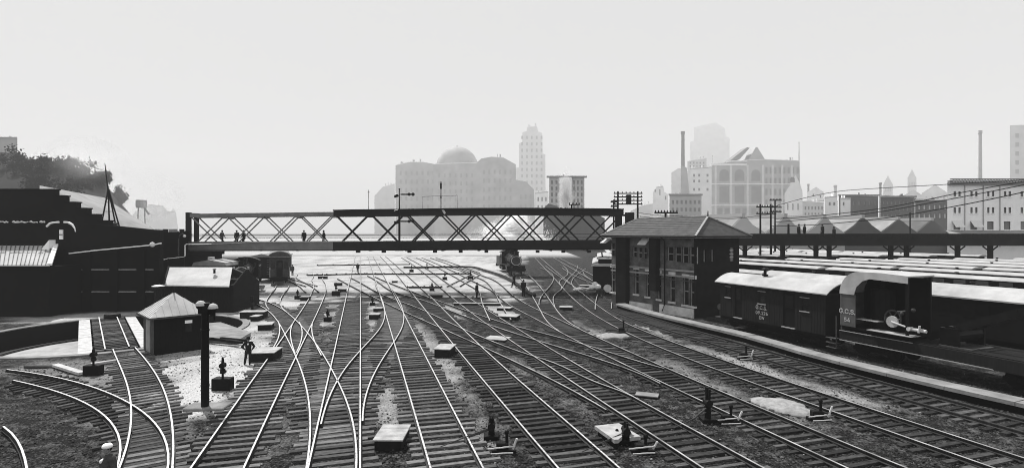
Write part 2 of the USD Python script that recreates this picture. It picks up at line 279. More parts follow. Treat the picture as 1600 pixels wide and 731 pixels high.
'Z1_r': [[3.96,49.94],[4.02,52.35],[4.15,54.75],[4.35,57.14],[4.58,59.13],[4.75,60.32],[4.96,61.51],[5.22,62.68],[5.78,65.02],[5.94,65.8],[6.12,66.99],[6.2,67.79],[6.27,68.99],[6.41,73.4],[6.51,75.0],[6.67,76.59],[6.83,77.78],[7.11,79.36],[7.35,80.54],[8.38,85.23],[8.75,87.2],[9.07,89.18],[9.38,91.56],[9.73,94.75],[9.98,97.54],[10.22,100.74],[10.4,103.94],[10.51,107.14],[10.55,109.95],[10.5,112.35],[10.36,113.95],[10.29,114.34],[10.08,115.11]],
'Z2_l': [[7.81,71.97],[7.57,80.43],[7.35,89.71],[7.15,100.59],[6.95,113.09]],
'Z2_r': [[10.97,71.97],[10.8,75.2],[10.35,81.65],[10.18,84.48],[10.01,87.7],[9.91,90.53],[9.82,94.98],[9.79,98.62],[9.8,102.66],[9.87,107.51]],
'Z3': [[6.2,67.42],[6.66,70.19],[7.63,76.53],[8.22,80.1],[8.72,82.86],[10.58,92.71],[11.2,96.27],[11.6,98.64],[12.22,102.6],[12.64,105.38],[13.46,111.34],[13.93,114.92]],
'Z4': [[12.16,80.88],[12.02,80.5],[11.76,80.42],[11.68,80.82],[11.64,81.22],[11.6,82.04],[11.6,82.86],[11.63,84.49],[11.79,87.76],[12.0,90.62],[12.34,94.28],[12.72,97.53]],
'Z5': [[8.05,61.17],[7.97,61.56],[7.87,62.36],[7.79,63.57],[7.76,64.37],[7.74,66.39],[7.8,68.8],[7.9,70.82],[8.11,73.63],[8.26,75.23],[8.44,76.83],[8.65,78.43],[8.89,80.03],[9.22,82.01],[9.82,85.18],[10.31,87.55],[10.74,89.51],[11.45,92.66],[13.32,100.5],[14.13,104.03]],
'N_l': [[-21.65,48.58],[-22.29,49.6],[-23.07,51.02],[-23.76,52.48],[-24.56,54.33],[-25.15,55.84],[-25.72,57.35],[-27.9,63.43],[-29.01,66.46],[-30.31,69.85],[-31.37,72.47]],
'N_r': [[-19.59,47.26],[-20.23,48.29],[-20.64,48.99],[-21.21,50.06],[-21.57,50.78],[-22.42,52.61],[-23.05,54.1],[-23.51,55.22],[-24.38,57.48],[-25.35,60.14],[-29.61,72.34]],
}
# ---------------------------------------------------------------- ground
PIT_C, PIT_R, PIT_D = np.array([-28.0, 38.6]), 8.0, 1.4
def world_poly(*uv): return Polygon([tuple(gp(u, v)[:2]) for u, v in uv])
# where the yard is strewn with pale sand and ash instead of black cinders: (outline, how pale, how soft the edge is in metres)
SANDY = [
    (world_poly((215, 700), (225, 600), (236, 560), (240, 505), (330, 480), (420, 440), (425, 480), (440, 500), (432, 535), (400, 585), (345, 640), (285, 680)), 1.0, 1.2),
    (world_poly((20, 575), (60, 562), (140, 560), (200, 575), (240, 600), (258, 650), (230, 640), (190, 640), (100, 600), (20, 590)), .36, 1.0),
    (world_poly((20, 505), (20, 494), (240, 486), (400, 490), (400, 470), (360, 470), (240, 500), (225, 508), (130, 500)), .95, 1.0),
    (world_poly((330, 470), (420, 400), (822, 400), (800, 415), (826, 466), (790, 470), (760, 462), (735, 462), (690, 462), (560, 462), (480, 475), (440, 490), (400, 500)), 1.0, 2.5),
    (world_poly((492, 480), (510, 478), (505, 505), (490, 530), (480, 520)), .8, .8),
    (world_poly((520, 475), (550, 475), (545, 520), (520, 530)), .6, .8),
    (world_poly((575, 470), (592, 470), (590, 520), (574, 522)), .7, .7),
    (world_poly((640, 500), (655, 498), (690, 545), (760, 640), (790, 700), (745, 690), (700, 610), (655, 545)), .5, .6),
    (world_poly((603, 585), (616, 590), (622, 660), (590, 660), (592, 625)), .5, .35),
    (world_poly((405, 640), (440, 600), (458, 640), (440, 720), (400, 720)), .14, .6),
    (world_poly((800, 560), (860, 590), (960, 660), (930, 655), (850, 610)), .24, .6),
    (world_poly((680, 475), (790, 475), (800, 492), (740, 500), (700, 490)), .7, 1.2),
    (world_poly((890, 500), (935, 520), (960, 545), (930, 540), (890, 515)), .4, .7),
    (world_poly((985, 500), (1050, 525), (1150, 560), (1250, 590), (1360, 625), (1440, 645), (1340, 635), (1200, 590), (1080, 548)), .55, .5),
    (world_poly((1000, 545), (1100, 590), (1200, 632), (1290, 665), (1260, 668), (1160, 628), (1060, 585)), .3, .5),
    (world_poly((1300, 640), (1450, 690), (1440, 700), (1300, 660)), .16, .5),
]
def sand_at(xy):
    pts = shapely.points(xy[:, 0], xy[:, 1]); out = np.full(len(xy), .03)
    n = meshkit.fbm(np.c_[xy * .55, np.zeros(len(xy))], 6, 3) - .5
    for poly, val, soft in SANDY:
        x0, y0, x1, y1 = poly.bounds
        near = (xy[:, 0] > x0 - 6) & (xy[:, 0] < x1 + 6) & (xy[:, 1] > y0 - 6) & (xy[:, 1] < y1 + 6)
        if not near.any(): continue
        d = np.where(shapely.contains(poly, pts[near]), shapely.distance(poly.exterior, pts[near]), -shapely.distance(poly.exterior, pts[near]))
        s = np.clip((d + n[near] * soft * 3.0) / (soft * 1.6) + .5, 0, 1) * np.clip(.85 + n[near] * 1.3, .3, 1)
        out[near] = np.maximum(out[near], val * s)
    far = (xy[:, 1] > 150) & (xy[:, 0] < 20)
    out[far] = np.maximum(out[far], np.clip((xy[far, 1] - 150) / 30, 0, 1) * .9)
    return out

def axis(parts):
    return np.unique(np.concatenate([np.arange(a, b, s) for a, b, s in parts]).round(3))
gx = axis([(-6000, -600, 600), (-600, -120, 40), (-120, -60, 6), (-60, -40, 1.0), (-40, 30, .4), (30, 60, 2), (60, 160, 10), (160, 600, 60), (600, 6601, 600)])
gy = axis([(-200, 0, 20), (0, 12, 3), (12, 62, .4), (62, 110, 1.2), (110, 200, 5), (200, 700, 50), (700, 9001, 800)])
X, Y = np.meshgrid(gx, gy); xy = np.c_[X.ravel(), Y.ravel()]
r_pit = np.linalg.norm(xy - PIT_C, axis=1)
inn = (np.abs(xy[:, 0]) < 70) & (xy[:, 1] > 8) & (xy[:, 1] < 120)
z = np.zeros(len(xy))
z[inn] = (meshkit.fbm(np.c_[xy[inn] * 1.1, np.zeros(inn.sum())], 5, 11) - .5) * .11 - .01
z *= np.clip((r_pit - PIT_R - 1.2) / 1.5, 0, 1)
sand = np.full(len(xy), .03); sel = (xy[:, 1] > 0) & (xy[:, 1] < 720) & (np.abs(xy[:, 0]) < 620); sand[sel] = sand_at(xy[sel])
nx, ny = len(gx), len(gy)
I, J = np.meshgrid(np.arange(nx - 1), np.arange(ny - 1)); a = (J * nx + I).ravel()
quads = np.c_[a, a + 1, a + nx + 1, a + nx]
hole = np.linalg.norm(xy[quads].mean(1) - PIT_C, axis=1) < PIT_R + 1.0
hq = shapely.union_all([shapely.box(*xy[q[0]], *xy[q[2]]) for q in quads[hole]])
ring = hq.difference(Point(*PIT_C).buffer(PIT_R, 24))
rm = trimesh.creation.extrude_polygon(ring, 1, engine='earcut'); top = rm.vertices[:, 2] > .5
rf = rm.faces[top[rm.faces].all(1)]
quads = quads[~hole]
V = np.vstack([np.c_[xy, z], np.c_[rm.vertices[:, :2], np.zeros(len(rm.vertices))]])
Fc = np.vstack([quads[:, [0, 1, 2]], quads[:, [0, 2, 3]], rf + len(xy)])
sand = np.r_[sand, sand_at(rm.vertices[:, :2])]
LOOK['ground'] = usdkit.material(stage, '/World/Looks/ground', {
    'geo': ('geometry', {}), 'at': ('attribute', {'attribute': 'sand'}),
    'n1': ('noise_texture', {'scale': 1.6, 'detail': 6, 'roughness': .65}), 'n2': ('noise_texture', {'scale': 11.0, 'detail': 4, 'roughness': .7}),
    'vo': ('voronoi_texture', {'scale': 13.0, 'randomness': 1.0}),
    'a1': ('math', {'math_type': 'multiply_add', 'value2': .7, 'value3': -.35}), 'a2': ('math', {'math_type': 'multiply_add', 'value2': .5, 'value3': -.25}),
    's1': ('math', {'math_type': 'add'}), 's2': ('math', {'math_type': 'add', 'use_clamp': True}),
    'cin': ('rgb_ramp', {'ramp': [(.25, (.003,) * 3), (.5, (.009,) * 3), (.62, (.02,) * 3), (.75, (.055,) * 3)]}),
    'snd': ('rgb_ramp', {'ramp': [(.25, (.12,) * 3), (.4, (.3,) * 3), (.6, (.43,) * 3), (.75, (.55,) * 3)]}),
    'mx': ('mix', {}), 'bu': ('bump', {'strength': .7, 'distance': .03}), 'p': ('principled_bsdf', {'roughness': .95, 'specular_ior_level': .04})},
    [('geo.position', 'n1.vector'), ('geo.position', 'n2.vector'), ('geo.position', 'vo.vector'), ('n1.fac', 'a1.value1'), ('n2.fac', 'a2.value1'),
     ('a1.value', 's1.value1'), ('a2.value', 's1.value2'), ('s1.value', 's2.value1'), ('at.fac', 's2.value2'),
     ('n2.fac', 'cin.fac'), ('n2.fac', 'snd.fac'), ('s2.value', 'mx.fac'), ('cin.color', 'mx.color1'), ('snd.color', 'mx.color2'),
     ('mx.color', 'p.base_color'), ('vo.distance', 'bu.height'), ('bu.normal', 'p.normal')], surface='p.BSDF')
gm = usdkit.mesh(stage, '/World/ground', (V, Fc), LOOK['ground'], True)
UsdGeom.PrimvarsAPI(gm).CreatePrimvar('sand', Sdf.ValueTypeNames.FloatArray, 'vertex').Set(list(map(float, sand)))
tag(gm, kind='structure')

# ---------------------------------------------------------------- railway tracks
def spaced(line, step, off=0.0):
    g = np.array(line, float); L = np.r_[0, np.cumsum(np.linalg.norm(np.diff(g, axis=0), axis=1))]
    t = np.arange(off, L[-1], step); return np.c_[np.interp(t, L, g[:, 0]), np.interp(t, L, g[:, 1])]

def sweep(line, prof):
    """profile (s,z) swept along a ground polyline"""
    g = np.array(line, float); t = np.gradient(g, axis=0); t /= np.linalg.norm(t, axis=1, keepdims=True); n = np.c_[t[:, 1], -t[:, 0]]
    prof = np.array(prof, float); k = len(prof)
    v = np.concatenate([np.c_[g + n * s, np.full(len(g), zz)][:, None] for s, zz in prof], 1).reshape(-1, 3)
    f = []
    for i in range(len(g) - 1):
        for j in range(k):
            m = (j + 1) % k; f += [[i * k + j, i * k + m, (i + 1) * k + m], [i * k + j, (i + 1) * k + m, (i + 1) * k + j]]
    for j in range(1, k - 1):
        f += [[0, j + 1, j], [(len(g) - 1) * k, (len(g) - 1) * k + j, (len(g) - 1) * k + j + 1]]
    m = trimesh.Trimesh(v, f, process=False)
    if m.volume < 0: m.invert()
    return m
RAIL_PROFILE = [(-.07, .03), (.07, .03), (.07, .045), (.012, .06), (.012, .125), (.037, .135), (.037, .165), (-.037, .165), (-.037, .135), (-.012, .125), (-.012, .06), (-.07, .045)]
HEAD_PROFILE = [(-.029, .166), (.029, .166), (.026, .171), (-.026, .171)]
def dense(line, step=.8):
    g = np.array(line, float)
    from scipy.interpolate import splprep, splev
    L = np.r_[0, np.cumsum(np.linalg.norm(np.diff(g, axis=0), axis=1))]; n = max(3, int(L[-1] / step))
    if len(g) > 3:
        tck, _ = splprep(g.T, u=L, s=len(g) * .0002, k=3); return np.array(splev(np.linspace(0, L[-1], n), tck)).T
    t = np.linspace(0, L[-1], n); return np.c_[np.interp(t, L, g[:, 0]), np.interp(t, L, g[:, 1])]

def rail(parent, line, head='rail_polish', lift=.03, label=None):
    g = dense(line)
    p = obj('rail', moved(sweep(g, RAIL_PROFILE), 0, 0, lift), 'rail_rust' if head == 'rail_rust' else 'rail_steel', parent, label=label)
    obj('rail_head', moved(sweep(g, HEAD_PROFILE), 0, 0, lift), head, p)
    jp = spaced(line, 9.1, 2 + sum(map(ord, p)) % 6)          # fishplates at the joints
    for a, b in zip(jp[:-1], jp[1:]):
        if a[1] > 40: continue
        d = (b - a) / np.linalg.norm(b - a); q = np.r_[a, .09 + lift]; obj('joint_bar', bar(q - np.r_[d, 0] * .32, q + np.r_[d, 0] * .32, .075, .075), 'iron_dark', p)

def sleepers(parent, left, right, sooty, layer, y0=14, y_one=38, y_end=54, half=1.28, step=.475):
    """sleepers square to the track: one by one to y_one, beyond that joined"""
    l, r = dense(left, .3), dense(right, .3)
    if np.linalg.norm(l[0] - r[0]) > np.linalg.norm(l[0] - r[-1]): r = r[::-1]
    cs = []
    for a in l:
        b = r[np.argmin(np.linalg.norm(r - a, axis=1))]; cs.append((a + b) / 2)
    c = spaced(cs, step, .1); t = np.gradient(np.array([c[max(0, min(len(c) - 1, i))] for i in range(len(c))]), axis=0)
    t = np.array([t[max(0, i - 4):i + 5].mean(0) for i in range(len(t))]); far = []; count = 0
    rn = np.random.default_rng(abs(hash(parent)) % 1000 if False else sum(map(ord, parent)))
    for i, (p, d) in enumerate(zip(c, t)):
        a = math.atan2(d[1], d[0]) + math.pi / 2 + rn.normal(0, .022)
        wj, hl, sh = .095 + rn.normal(0, .012), half + rn.normal(0, .08), rn.normal(0, .09)
        if p[1] < y0 or p[1] > y_end: continue
        m = box(-hl + sh, hl + sh, -wj, wj, -.1, .055 + .003 * layer + rn.normal(0, .006))
        m = moved(rotz(m, a), p[0], p[1], 0)
        if p[1] <= y_one and count < 298:
            obj('sleeper', m, (f'sooty_sleeper_{rn.integers(1, 5)}' if sooty else f'sleeper_wood_{rn.integers(1, 5)}'), parent); count += 1
        else: far.append(m)
    if far: obj('distant_sleepers', cat(far), 'sooty_sleeper_2' if sooty else 'sleeper_wood_2', parent, kind='stuff')

TRACKS = [
    ('A', 'straight track passing just right of the dark lamp post and the seated man', 0, 'rail_polish'),
    ('B', 'straight track running almost vertically up the picture, left of the nearest pale box', 0, 'rail_polish'),
    ('C', 'straight track just right of the nearest pale box, with bare dark sleepers', 0, 'rail_polish'),
    ('D', 'track between the strip of pale ash and the large pale lid in the foreground', 1, 'rail_polish'),
    ('E', 'track just right of the large pale lid with a switch stand in the foreground', 1, 'rail_worn'),
    ('F', 'track with the tall dark switch stand standing at its left rail', 1, 'rail_worn'),
    ('G', 'track beside the pale heap of sand, second from the low platform', 1, 'rail_worn'),
    ('H', 'rusty dull track running close beside the low pale platform', 1, 'rail_rust'),
]
for n_, (k, lab, sooty, head) in enumerate(TRACKS):
    t_ = thing('railway_track', lab, 'railway track', group='tracks of the yard')
    rail(t_, RAILS[k + '_l'], head); rail(t_, RAILS[k + '_r'], head)
    sleepers(t_, RAILS[k + '_l'], RAILS[k + '_r'], sooty, n_ % 2)
def loose(name, lab, catg, rails, head='rail_polish', lift=.034):
    t_ = thing(name, lab, catg)
    for k in rails: rail(t_, RAILS[k], head, lift)
    return t_
def outside_pit(line):
    g = spaced(line, .3); return [list(p) for p in g if np.linalg.norm(p - PIT_C) > PIT_R + .1]
RAILS['L2_l'], RAILS['L2_r'] = outside_pit(RAILS['L2_l']), outside_pit(RAILS['L2_r'])
t_ = loose('turntable_track', 'curving track that leads down from the turntable pit past the hut', 'railway track', ['L2_l', 'L2_r']); sleepers(t_, RAILS['L2_l'], RAILS['L2_r'], 0, 2, y_end=31, half=1.1)
t_ = loose('curved_track', 'sharply curved dull track sweeping in from the left edge of the yard', 'railway track', ['L1_l', 'L1_r'], lift=.038); sleepers(t_, RAILS['L1_l'], RAILS['L1_r'], 1, 3, half=1.1)
loose('curved_rail', 'single curved rail in the bottom left corner of the yard', 'rail', ['L0'])
t_ = loose('crossover_track', 'crossover whose curved rails cross the nearly vertical track left of the nearest box', 'crossover', ['K1_l', 'K1_r']); sleepers(t_, RAILS['K1_l'], RAILS['K1_r'], 0, 2, y0=17)
t_ = loose('crossover_track', 'crossover from the engine sheds on the left cutting through the seated man\'s track', 'crossover', ['K2_l', 'K2_r']); sleepers(t_, RAILS['K2_l'], RAILS['K2_r'], 0, 3, y0=17)
loose('slip_switch', 'double slip of short curved rails in the track beside the seated man', 'switch', ['S1_l', 'S1_r', 'S2_l', 'S2_r'], lift=.038)
loose('crossover_track', 'long diagonal crossover ending at the track with the large pale lid', 'crossover', ['X1', 'X2'], 'rail_worn')
loose('crossover_track', 'long diagonal crossover ending below the pale sand heap, the farther of two', 'crossover', ['X3', 'X4'], 'rail_worn', lift=.038)
t_ = loose('engine_track', 'track on which the steaming locomotive under the bridge stands', 'railway track', ['Y1', 'Y2']); sleepers(t_, RAILS['Y1'], RAILS['Y2'], 1, 2)
loose('diamond_crossing', 'tangle of thin crossing rails between the steaming locomotive and the signal tower', 'crossing', ['Z1_l', 'Z1_r', 'Z2_l', 'Z2_r', 'Z3', 'Z4', 'Z5'], 'rail_worn')
loose('coach_track', 'short thin track coming from the lone coach end on the left', 'railway track', ['N_l', 'N_r'])

for k_, dx_, y0_, lab in (('E', 4.1, 64, 'faint far track beyond the standing figure, nearest the curving dark pipe'), ('E', 8.0, 92, 'faint far track left of the steaming locomotive'), ('A', -4.2, 84, 'faint far track just right of the lone coach end'), ('A', -8.3, 92, 'faint far track behind the lone coach end'), ('G', 5.2, 70, 'faint far track beside the dark coaches left of the tower')):
    t_ = thing('railway_track', lab, 'railway track')
    for s_ in ('_l', '_r'): rail(t_, [[p[0] + dx_ * min(1, max(0, (p[1] - y0_ + 25) / 25)), p[1]] for p in spaced(RAILS[k_ + s_], 1.5) if p[1] > y0_ - 22])
# stones strewn over the nearer ground
st = []
for _ in range(26000):
    y_ = 15 + 24 * RNG.random() ** 1.7; x_ = RNG.uniform(-1.0, 1.05) * y_ * .96
    if np.hypot(x_ + 28, y_ - 38.6) < 8.6: continue
    st.append((x_, y_, RNG.uniform(-.02, .012), RNG.uniform(.018, .06)))
st = np.array(st)
pr = trimesh.creation.icosphere(0, 1.0); pr.vertices *= (1, .8, .6)
pi = UsdGeom.PointInstancer.Define(stage, '/World/ballast_stones'); tag(pi, 'grey ballast stones strewn over the nearer ground', 'stones', kind='stuff')
protos = []
look('stone_a', .012, .035, 3, .9); look('stone_b', .04, .1, 3, .9); look('stone_c', .16, .28, 3, .9)
for n_, mt in enumerate(('stone_a', 'stone_b', 'stone_c')):
    protos.append(usdkit.mesh(stage, f'/World/ballast_stones/stone_{n_ + 1:03d}', pr, LOOK[mt]).GetPath())
pi.CreatePrototypesRel().SetTargets(protos)
sd = sand_at(st[:, :2]); u_ = RNG.random(len(st))
pi.CreateProtoIndicesAttr([int(2 if u < s_ * .45 else 1 if u < .1 + s_ * .7 else 0) for u, s_ in zip(u_, sd)])
pi.CreatePositionsAttr([Gf.Vec3f(*map(float, s_[:3])) for s_ in st])
pi.CreateScalesAttr([Gf.Vec3f(float(s_[3]), float(s_[3] * f_), float(s_[3] * .8)) for s_, f_ in zip(st, RNG.uniform(.6, 1.3, len(st)))])
pi.CreateOrientationsAttr([Gf.Quath(float(math.cos(q_)), 0, 0, float(math.sin(q_))) for q_ in RNG.uniform(0, 3.14, len(st))])

# turntable pit
th = np.linspace(0, 2 * math.pi, 65)[:-1]
def ring_wall(r0, r1, z0, z1):
    c = Point(*PIT_C); return prism(c.buffer(r1, 24).difference(c.buffer(r0, 24)), z0, z1, 'z')
obj('turntable_pit_wall', ring_wall(PIT_R, PIT_R + .5, -PIT_D, .0), 'wall_sooty', kind='structure')
obj('turntable_pit_rim', ring_wall(PIT_R - .02, PIT_R + .45, .003, .07), 'concrete_pale', kind='structure')
obj('turntable_pit_floor', prism(Point(*PIT_C).buffer(PIT_R + .3, 24), -PIT_D - .2, -PIT_D, 'z'), 'pit_floor', kind='structure')
obj('ring_rail', ring_wall(PIT_R - 1.0, PIT_R - .9, -PIT_D, -PIT_D + .15), 'rail_rust', kind='structure')
ax = np.array([.62, -.785]); rt = math.atan2(ax[1], ax[0])
tt = thing('turntable', 'turntable bridge with two pale plank walkways across the pit', 'turntable', (PIT_C[0] - .25, PIT_C[1] - .2, 0), rt)
HL = 7.75
for s_ in (-1, 1):
    obj('girder', box(-HL, HL, s_ * .62 - .12, s_ * .62 + .12, -1.0, -.12), 'iron_dark', tt)
    for k in range(15):
        x_ = -HL + k * (2 * HL / 15)
        obj('walkway_plank', box(x_ + .01, x_ + 2 * HL / 15 - .015, s_ * 1.5 - .34, s_ * 1.5 + .34, -.01, .05 + RNG.uniform(0, .012)), 'timber_pale', tt)
        obj('bracket', box(x_ + .4, x_ + .5, min(s_ * .74, s_ * 1.8), max(s_ * .74, s_ * 1.8), -.2, -.02), 'iron_dark', tt)
    rl = obj('rail', box(-HL, HL, s_ * .58 - .035, s_ * .58 + .035, .06, .195), 'rail_steel', tt)
    obj('rail_head', box(-HL, HL, s_ * .58 - .033, s_ * .58 + .033, .196, .202), 'rail_polish', rl)
for k in range(26):
    x_ = -HL + .3 + k * .58
    obj('sleeper', box(x_ - .1, x_ + .1, -1.05, 1.05, -.11, .055 + RNG.uniform(-.01, .01)), f'sleeper_wood_{RNG.integers(1, 5)}', tt)
obj('end_drum', moved(lathe([(0, 0), (.55, 0), (.6, .12), (.55, .35), (0, .4)], 14), -HL + .2, .3, .05), 'iron_dark', tt)
# ---------------------------------------------------------------- truss footbridge over the tracks
BY = 64.0
BR = thing('truss_footbridge', 'long dark lattice truss footbridge spanning the whole yard on the left', 'bridge')
def bz(v): return EYE - (v - VH) * BY / FPX
def bx_(u): return (u - 800) * BY / FPX
edges = [295 + 56.6 * i for i in range(13)]
def chord_v(u):      # the top chord climbs gently to the right
    return np.interp(u, [290, 560, 760, 850, 990], [337, 333.5, 331, 331, 332.5])
def low_v(u): return np.interp(u, [290, 990], [391.5, 389])
for f_, (yy, dx, dm) in enumerate([(BY, 0, 'bridge_iron'), (BY + 2.9, -.75, 'bridge_iron')]):
    for i in range(12):
        a, b = edges[i], edges[i + 1]
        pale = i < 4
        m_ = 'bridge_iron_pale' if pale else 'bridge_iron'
        xa, xb = bx_(a) + dx, bx_(b) + dx
        ta, tb, la, lb = bz(chord_v(a)), bz(chord_v(b)), bz(low_v(a)), bz(low_v(b))
        th_ = .13 if pale else .17
        for k, (p0, p1) in enumerate([((xa, yy, la), (xb, yy, tb)), ((xa, yy + .22, ta), (xb, yy + .22, lb))]):
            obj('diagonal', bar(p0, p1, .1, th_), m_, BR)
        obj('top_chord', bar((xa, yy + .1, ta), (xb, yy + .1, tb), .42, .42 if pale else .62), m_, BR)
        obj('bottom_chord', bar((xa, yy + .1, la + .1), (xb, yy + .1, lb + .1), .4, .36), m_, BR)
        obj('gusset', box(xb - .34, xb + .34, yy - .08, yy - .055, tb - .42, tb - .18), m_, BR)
    for u, w in ((294, .5), (984, 1.0)) if f_ == 0 else ((294, .4), (984, .8)):
        obj('end_post', box(bx_(u) + dx - w / 2, bx_(u) + dx + w / 2, yy - .12, yy + .3, bz(392), bz(332)), 'bridge_iron', BR)
for i in range(4, 12):          # heavy plank laid along the top of the right hand span
    a, b = edges[i], edges[i + 1]
    obj('top_plank', bar((bx_(a), BY + .1, bz(chord_v(a)) + .4), (bx_(b), BY + .1, bz(chord_v(b)) + .4), .8, .14), 'bridge_iron', BR)
for i in range(12):
    a, b = edges[i], edges[i + 1]
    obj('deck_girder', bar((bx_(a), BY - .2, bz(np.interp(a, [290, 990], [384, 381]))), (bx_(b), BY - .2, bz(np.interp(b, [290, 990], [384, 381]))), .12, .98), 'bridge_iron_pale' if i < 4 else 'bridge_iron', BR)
for i in range(12):
    obj('deck_plank', box(bx_(edges[i]) + .01, bx_(edges[i + 1]) - .01, BY + .3, BY + 2.7, 5.5, 5.58), 'timber_dark', BR)
    obj('floor_beam', box(bx_(edges[i]) - .12, bx_(edges[i]) + .12, BY - .1, BY + 3.1, bz(392) - .02, bz(392) + .4), 'iron_dark', BR)
    obj('top_strut', box(bx_(edges[i]) - .1, bx_(edges[i]) + .1, BY + .3, BY + 2.8, bz(334) - .1, bz(334) + .1), 'bridge_iron', BR)
for hz in (6.35, 6.75):
    obj('handrail', bar((bx_(296), BY + 2.6, hz), (bx_(984), BY + 2.6, hz + .12), .05, .05), 'iron_grey', BR)
obj('conduit', tube([(bx_(292), BY - .32, 5.55), (bx_(400), BY - .32, 5.95), (bx_(600), BY - .32, 6.05)], .04), 'trim_pale', BR)
for k in range(11):
    obj('lamp_bracket', box(bx_(560 + 40 * k) - .22, bx_(560 + 40 * k) + .22, BY - .3, BY + .1, bz(393) - .12, bz(391)), 'iron_dark', BR)

PIER = thing('bridge_pier', 'dark pier carrying the left end of the lattice footbridge', 'pier', (bx_(305), BY + 1.4, 0))
obj('shaft', box(-1.5, 1.6, -1.5, 1.5, -.2, 4.4), 'brick_dark', PIER); obj('cap', rbox(-1.75, 1.85, -1.7, 1.7, 4.4, 4.85, .05), 'wall_sooty', PIER)
PIER2 = thing('bridge_pier', 'narrow iron pier under the footbridge beside the signal tower', 'pier', (bx_(985), BY + 1.4, 0))
for s_ in (-1, 1): obj('leg', cyl((s_ * .5, 0, -.2), (s_ * .5, 0, bz(391)), .2), 'iron_dark', PIER2)
obj('brace', cat(bar((-.5, 0, 1), (.5, 0, 3.6), .06, .12), bar((.5, .1, 1), (-.5, .1, 3.6), .06, .12)), 'iron_dark', PIER2)

DK = thing('approach_bridge', 'dark girder footway continuing behind the tower above the stored coaches', 'bridge')
x0, x1 = bx_(990), 68.0
obj('girder', box(x0, x1, BY - .1, BY + .1, bz(384), bz(372)), 'bridge_iron', DK)
for hz, t_ in ((bz(366), .16), (bz(371), .1)):
    obj('rail_beam', box(x0, x1, BY - .16, BY - .04, hz - t_ / 2, hz + t_ / 2), 'bridge_iron', DK)
for k in range(92):
    x_ = x0 + .3 + k * .59
    if x_ < x1: obj('baluster', box(x_ - .09, x_ + .09, BY - .07, BY - .02, bz(373), bz(366)), 'bridge_iron', DK)
obj('deck', box(x0, x1, BY + .1, BY + 2.8, bz(375), bz(373)), 'timber_dark', DK)
obj('girder', box(x0, x1, BY + 2.8, BY + 3.0, bz(384), bz(367)), 'bridge_iron', DK)
for u in (1170, 1230, 1283, 1304, 1402, 1427, 1508, 1560):
    x_ = bx_(u); obj('post', box(x_ - .2, x_ + .2, BY + .9, BY + 1.3, -.2, bz(384)), 'iron_dark', DK)
    obj('bracket', cat(bar((x_ - .9, BY + 1.1, bz(385)), (x_, BY + 1.1, bz(394)), .12, .12), bar((x_ + .9, BY + 1.1, bz(385)), (x_, BY + 1.1, bz(394)), .12, .12)), 'iron_dark', DK)

# semaphore post standing at the bridge
def semaphore(u, y, vb, v_top, arms, label, thick=.13):
    b = pt(u, vb, y); h = (vb - v_top) * y / FPX
    t_ = thing('semaphore_signal', label, 'signal', b)
    obj('mast', cat(cyl((0, 0, 0), (0, 0, h * .62), thick), cyl((0, 0, h * .62), (0, 0, h), thick * .6, thick * .4)), 'iron_black', t_)
    obj('finial', ball((0, 0, h + .1), .1, 1), 'iron_black', t_)
    for av in arms:
        z_ = (vb - av) * y / FPX
        am = obj('arm', box(.15, 1.5, -.05, -.02, z_ - .07, z_ + .1), 'iron_black', t_)
        obj('spectacle', cat(cyl((1.15, -.12, z_ + .02), (1.15, -.02, z_ + .02), .18), cyl((1.6, -.12, z_ + .02), (1.6, -.02, z_ + .02), .19)), 'iron_black', am)
        obj('lamp', cat(cyl((-.55, -.1, z_ - .2), (-.12, 0, z_ - .05), .2, .2, 10), cyl((-.5, 0, z_ - .35), (-.5, 0, z_ + .02), .11)), 'iron_black', t_)
    obj('foot', box(-.45, .45, -.2, .2, -.06, .06), 'iron_black', t_)
    return t_
semaphore(624, BY - .75, 391, 297, (304, 328.5, 346), 'double armed semaphore signal fixed to the near side of the lattice bridge')
sg = thing('bridge_mast', 'slim dark mast standing on the top chord of the lattice bridge', 'mast', pt(689, 326, BY))
obj('pole', cyl((0, 0, -.1), (0, 0, 3.2), .05), 'iron_black', sg); obj('fitting', cat(cyl((0, 0, 2.3), (0, 0, 3.0), .11), cyl((0, 0, 1.2), (0, 0, 1.5), .09)), 'iron_black', sg)
obj('sheet', bar((.2, -.1, -.1), (.5, -.1, -.6), .05, .25), 'trim_pale', sg)
sg = thing('bridge_mast', 'thin pole rising behind the left part of the lattice bridge', 'mast', pt(576, 330, BY + 3.2))
obj('pole', cyl((0, 0, -.2), (0, 0, 2.6), .035), 'iron_grey', sg); obj('cross_piece', box(-.12, .12, -.03, .03, 2.3, 2.36), 'iron_grey', sg)
sg = thing('pole_bracket', 'small bracket with insulators on top of the lattice bridge', 'bracket', pt(893, 331, BY))
obj('post', box(-.06, .06, 0, .1, 0, .9), 'iron_black', sg); obj('arm', box(-.3, 1.0, 0, .1, .8, .92), 'iron_black', sg); obj('insulator', cat([cyl((x_, .05, .9), (x_, .05, 1.1), .05) for x_ in (-.2, .2, .6, .9)]), 'iron_black', sg)
hp = thing('wire_frame', 'thin pipe frame above the lattice bridge, right of the semaphore', 'frame', pt(660, 332, BY + 3.0))
obj('pipe', tube([(0, 0, 0), (0, 0, 1.95), (4.3, 0, 2.1), (4.3, 0, 0)], .025, 5), 'iron_grey', hp)

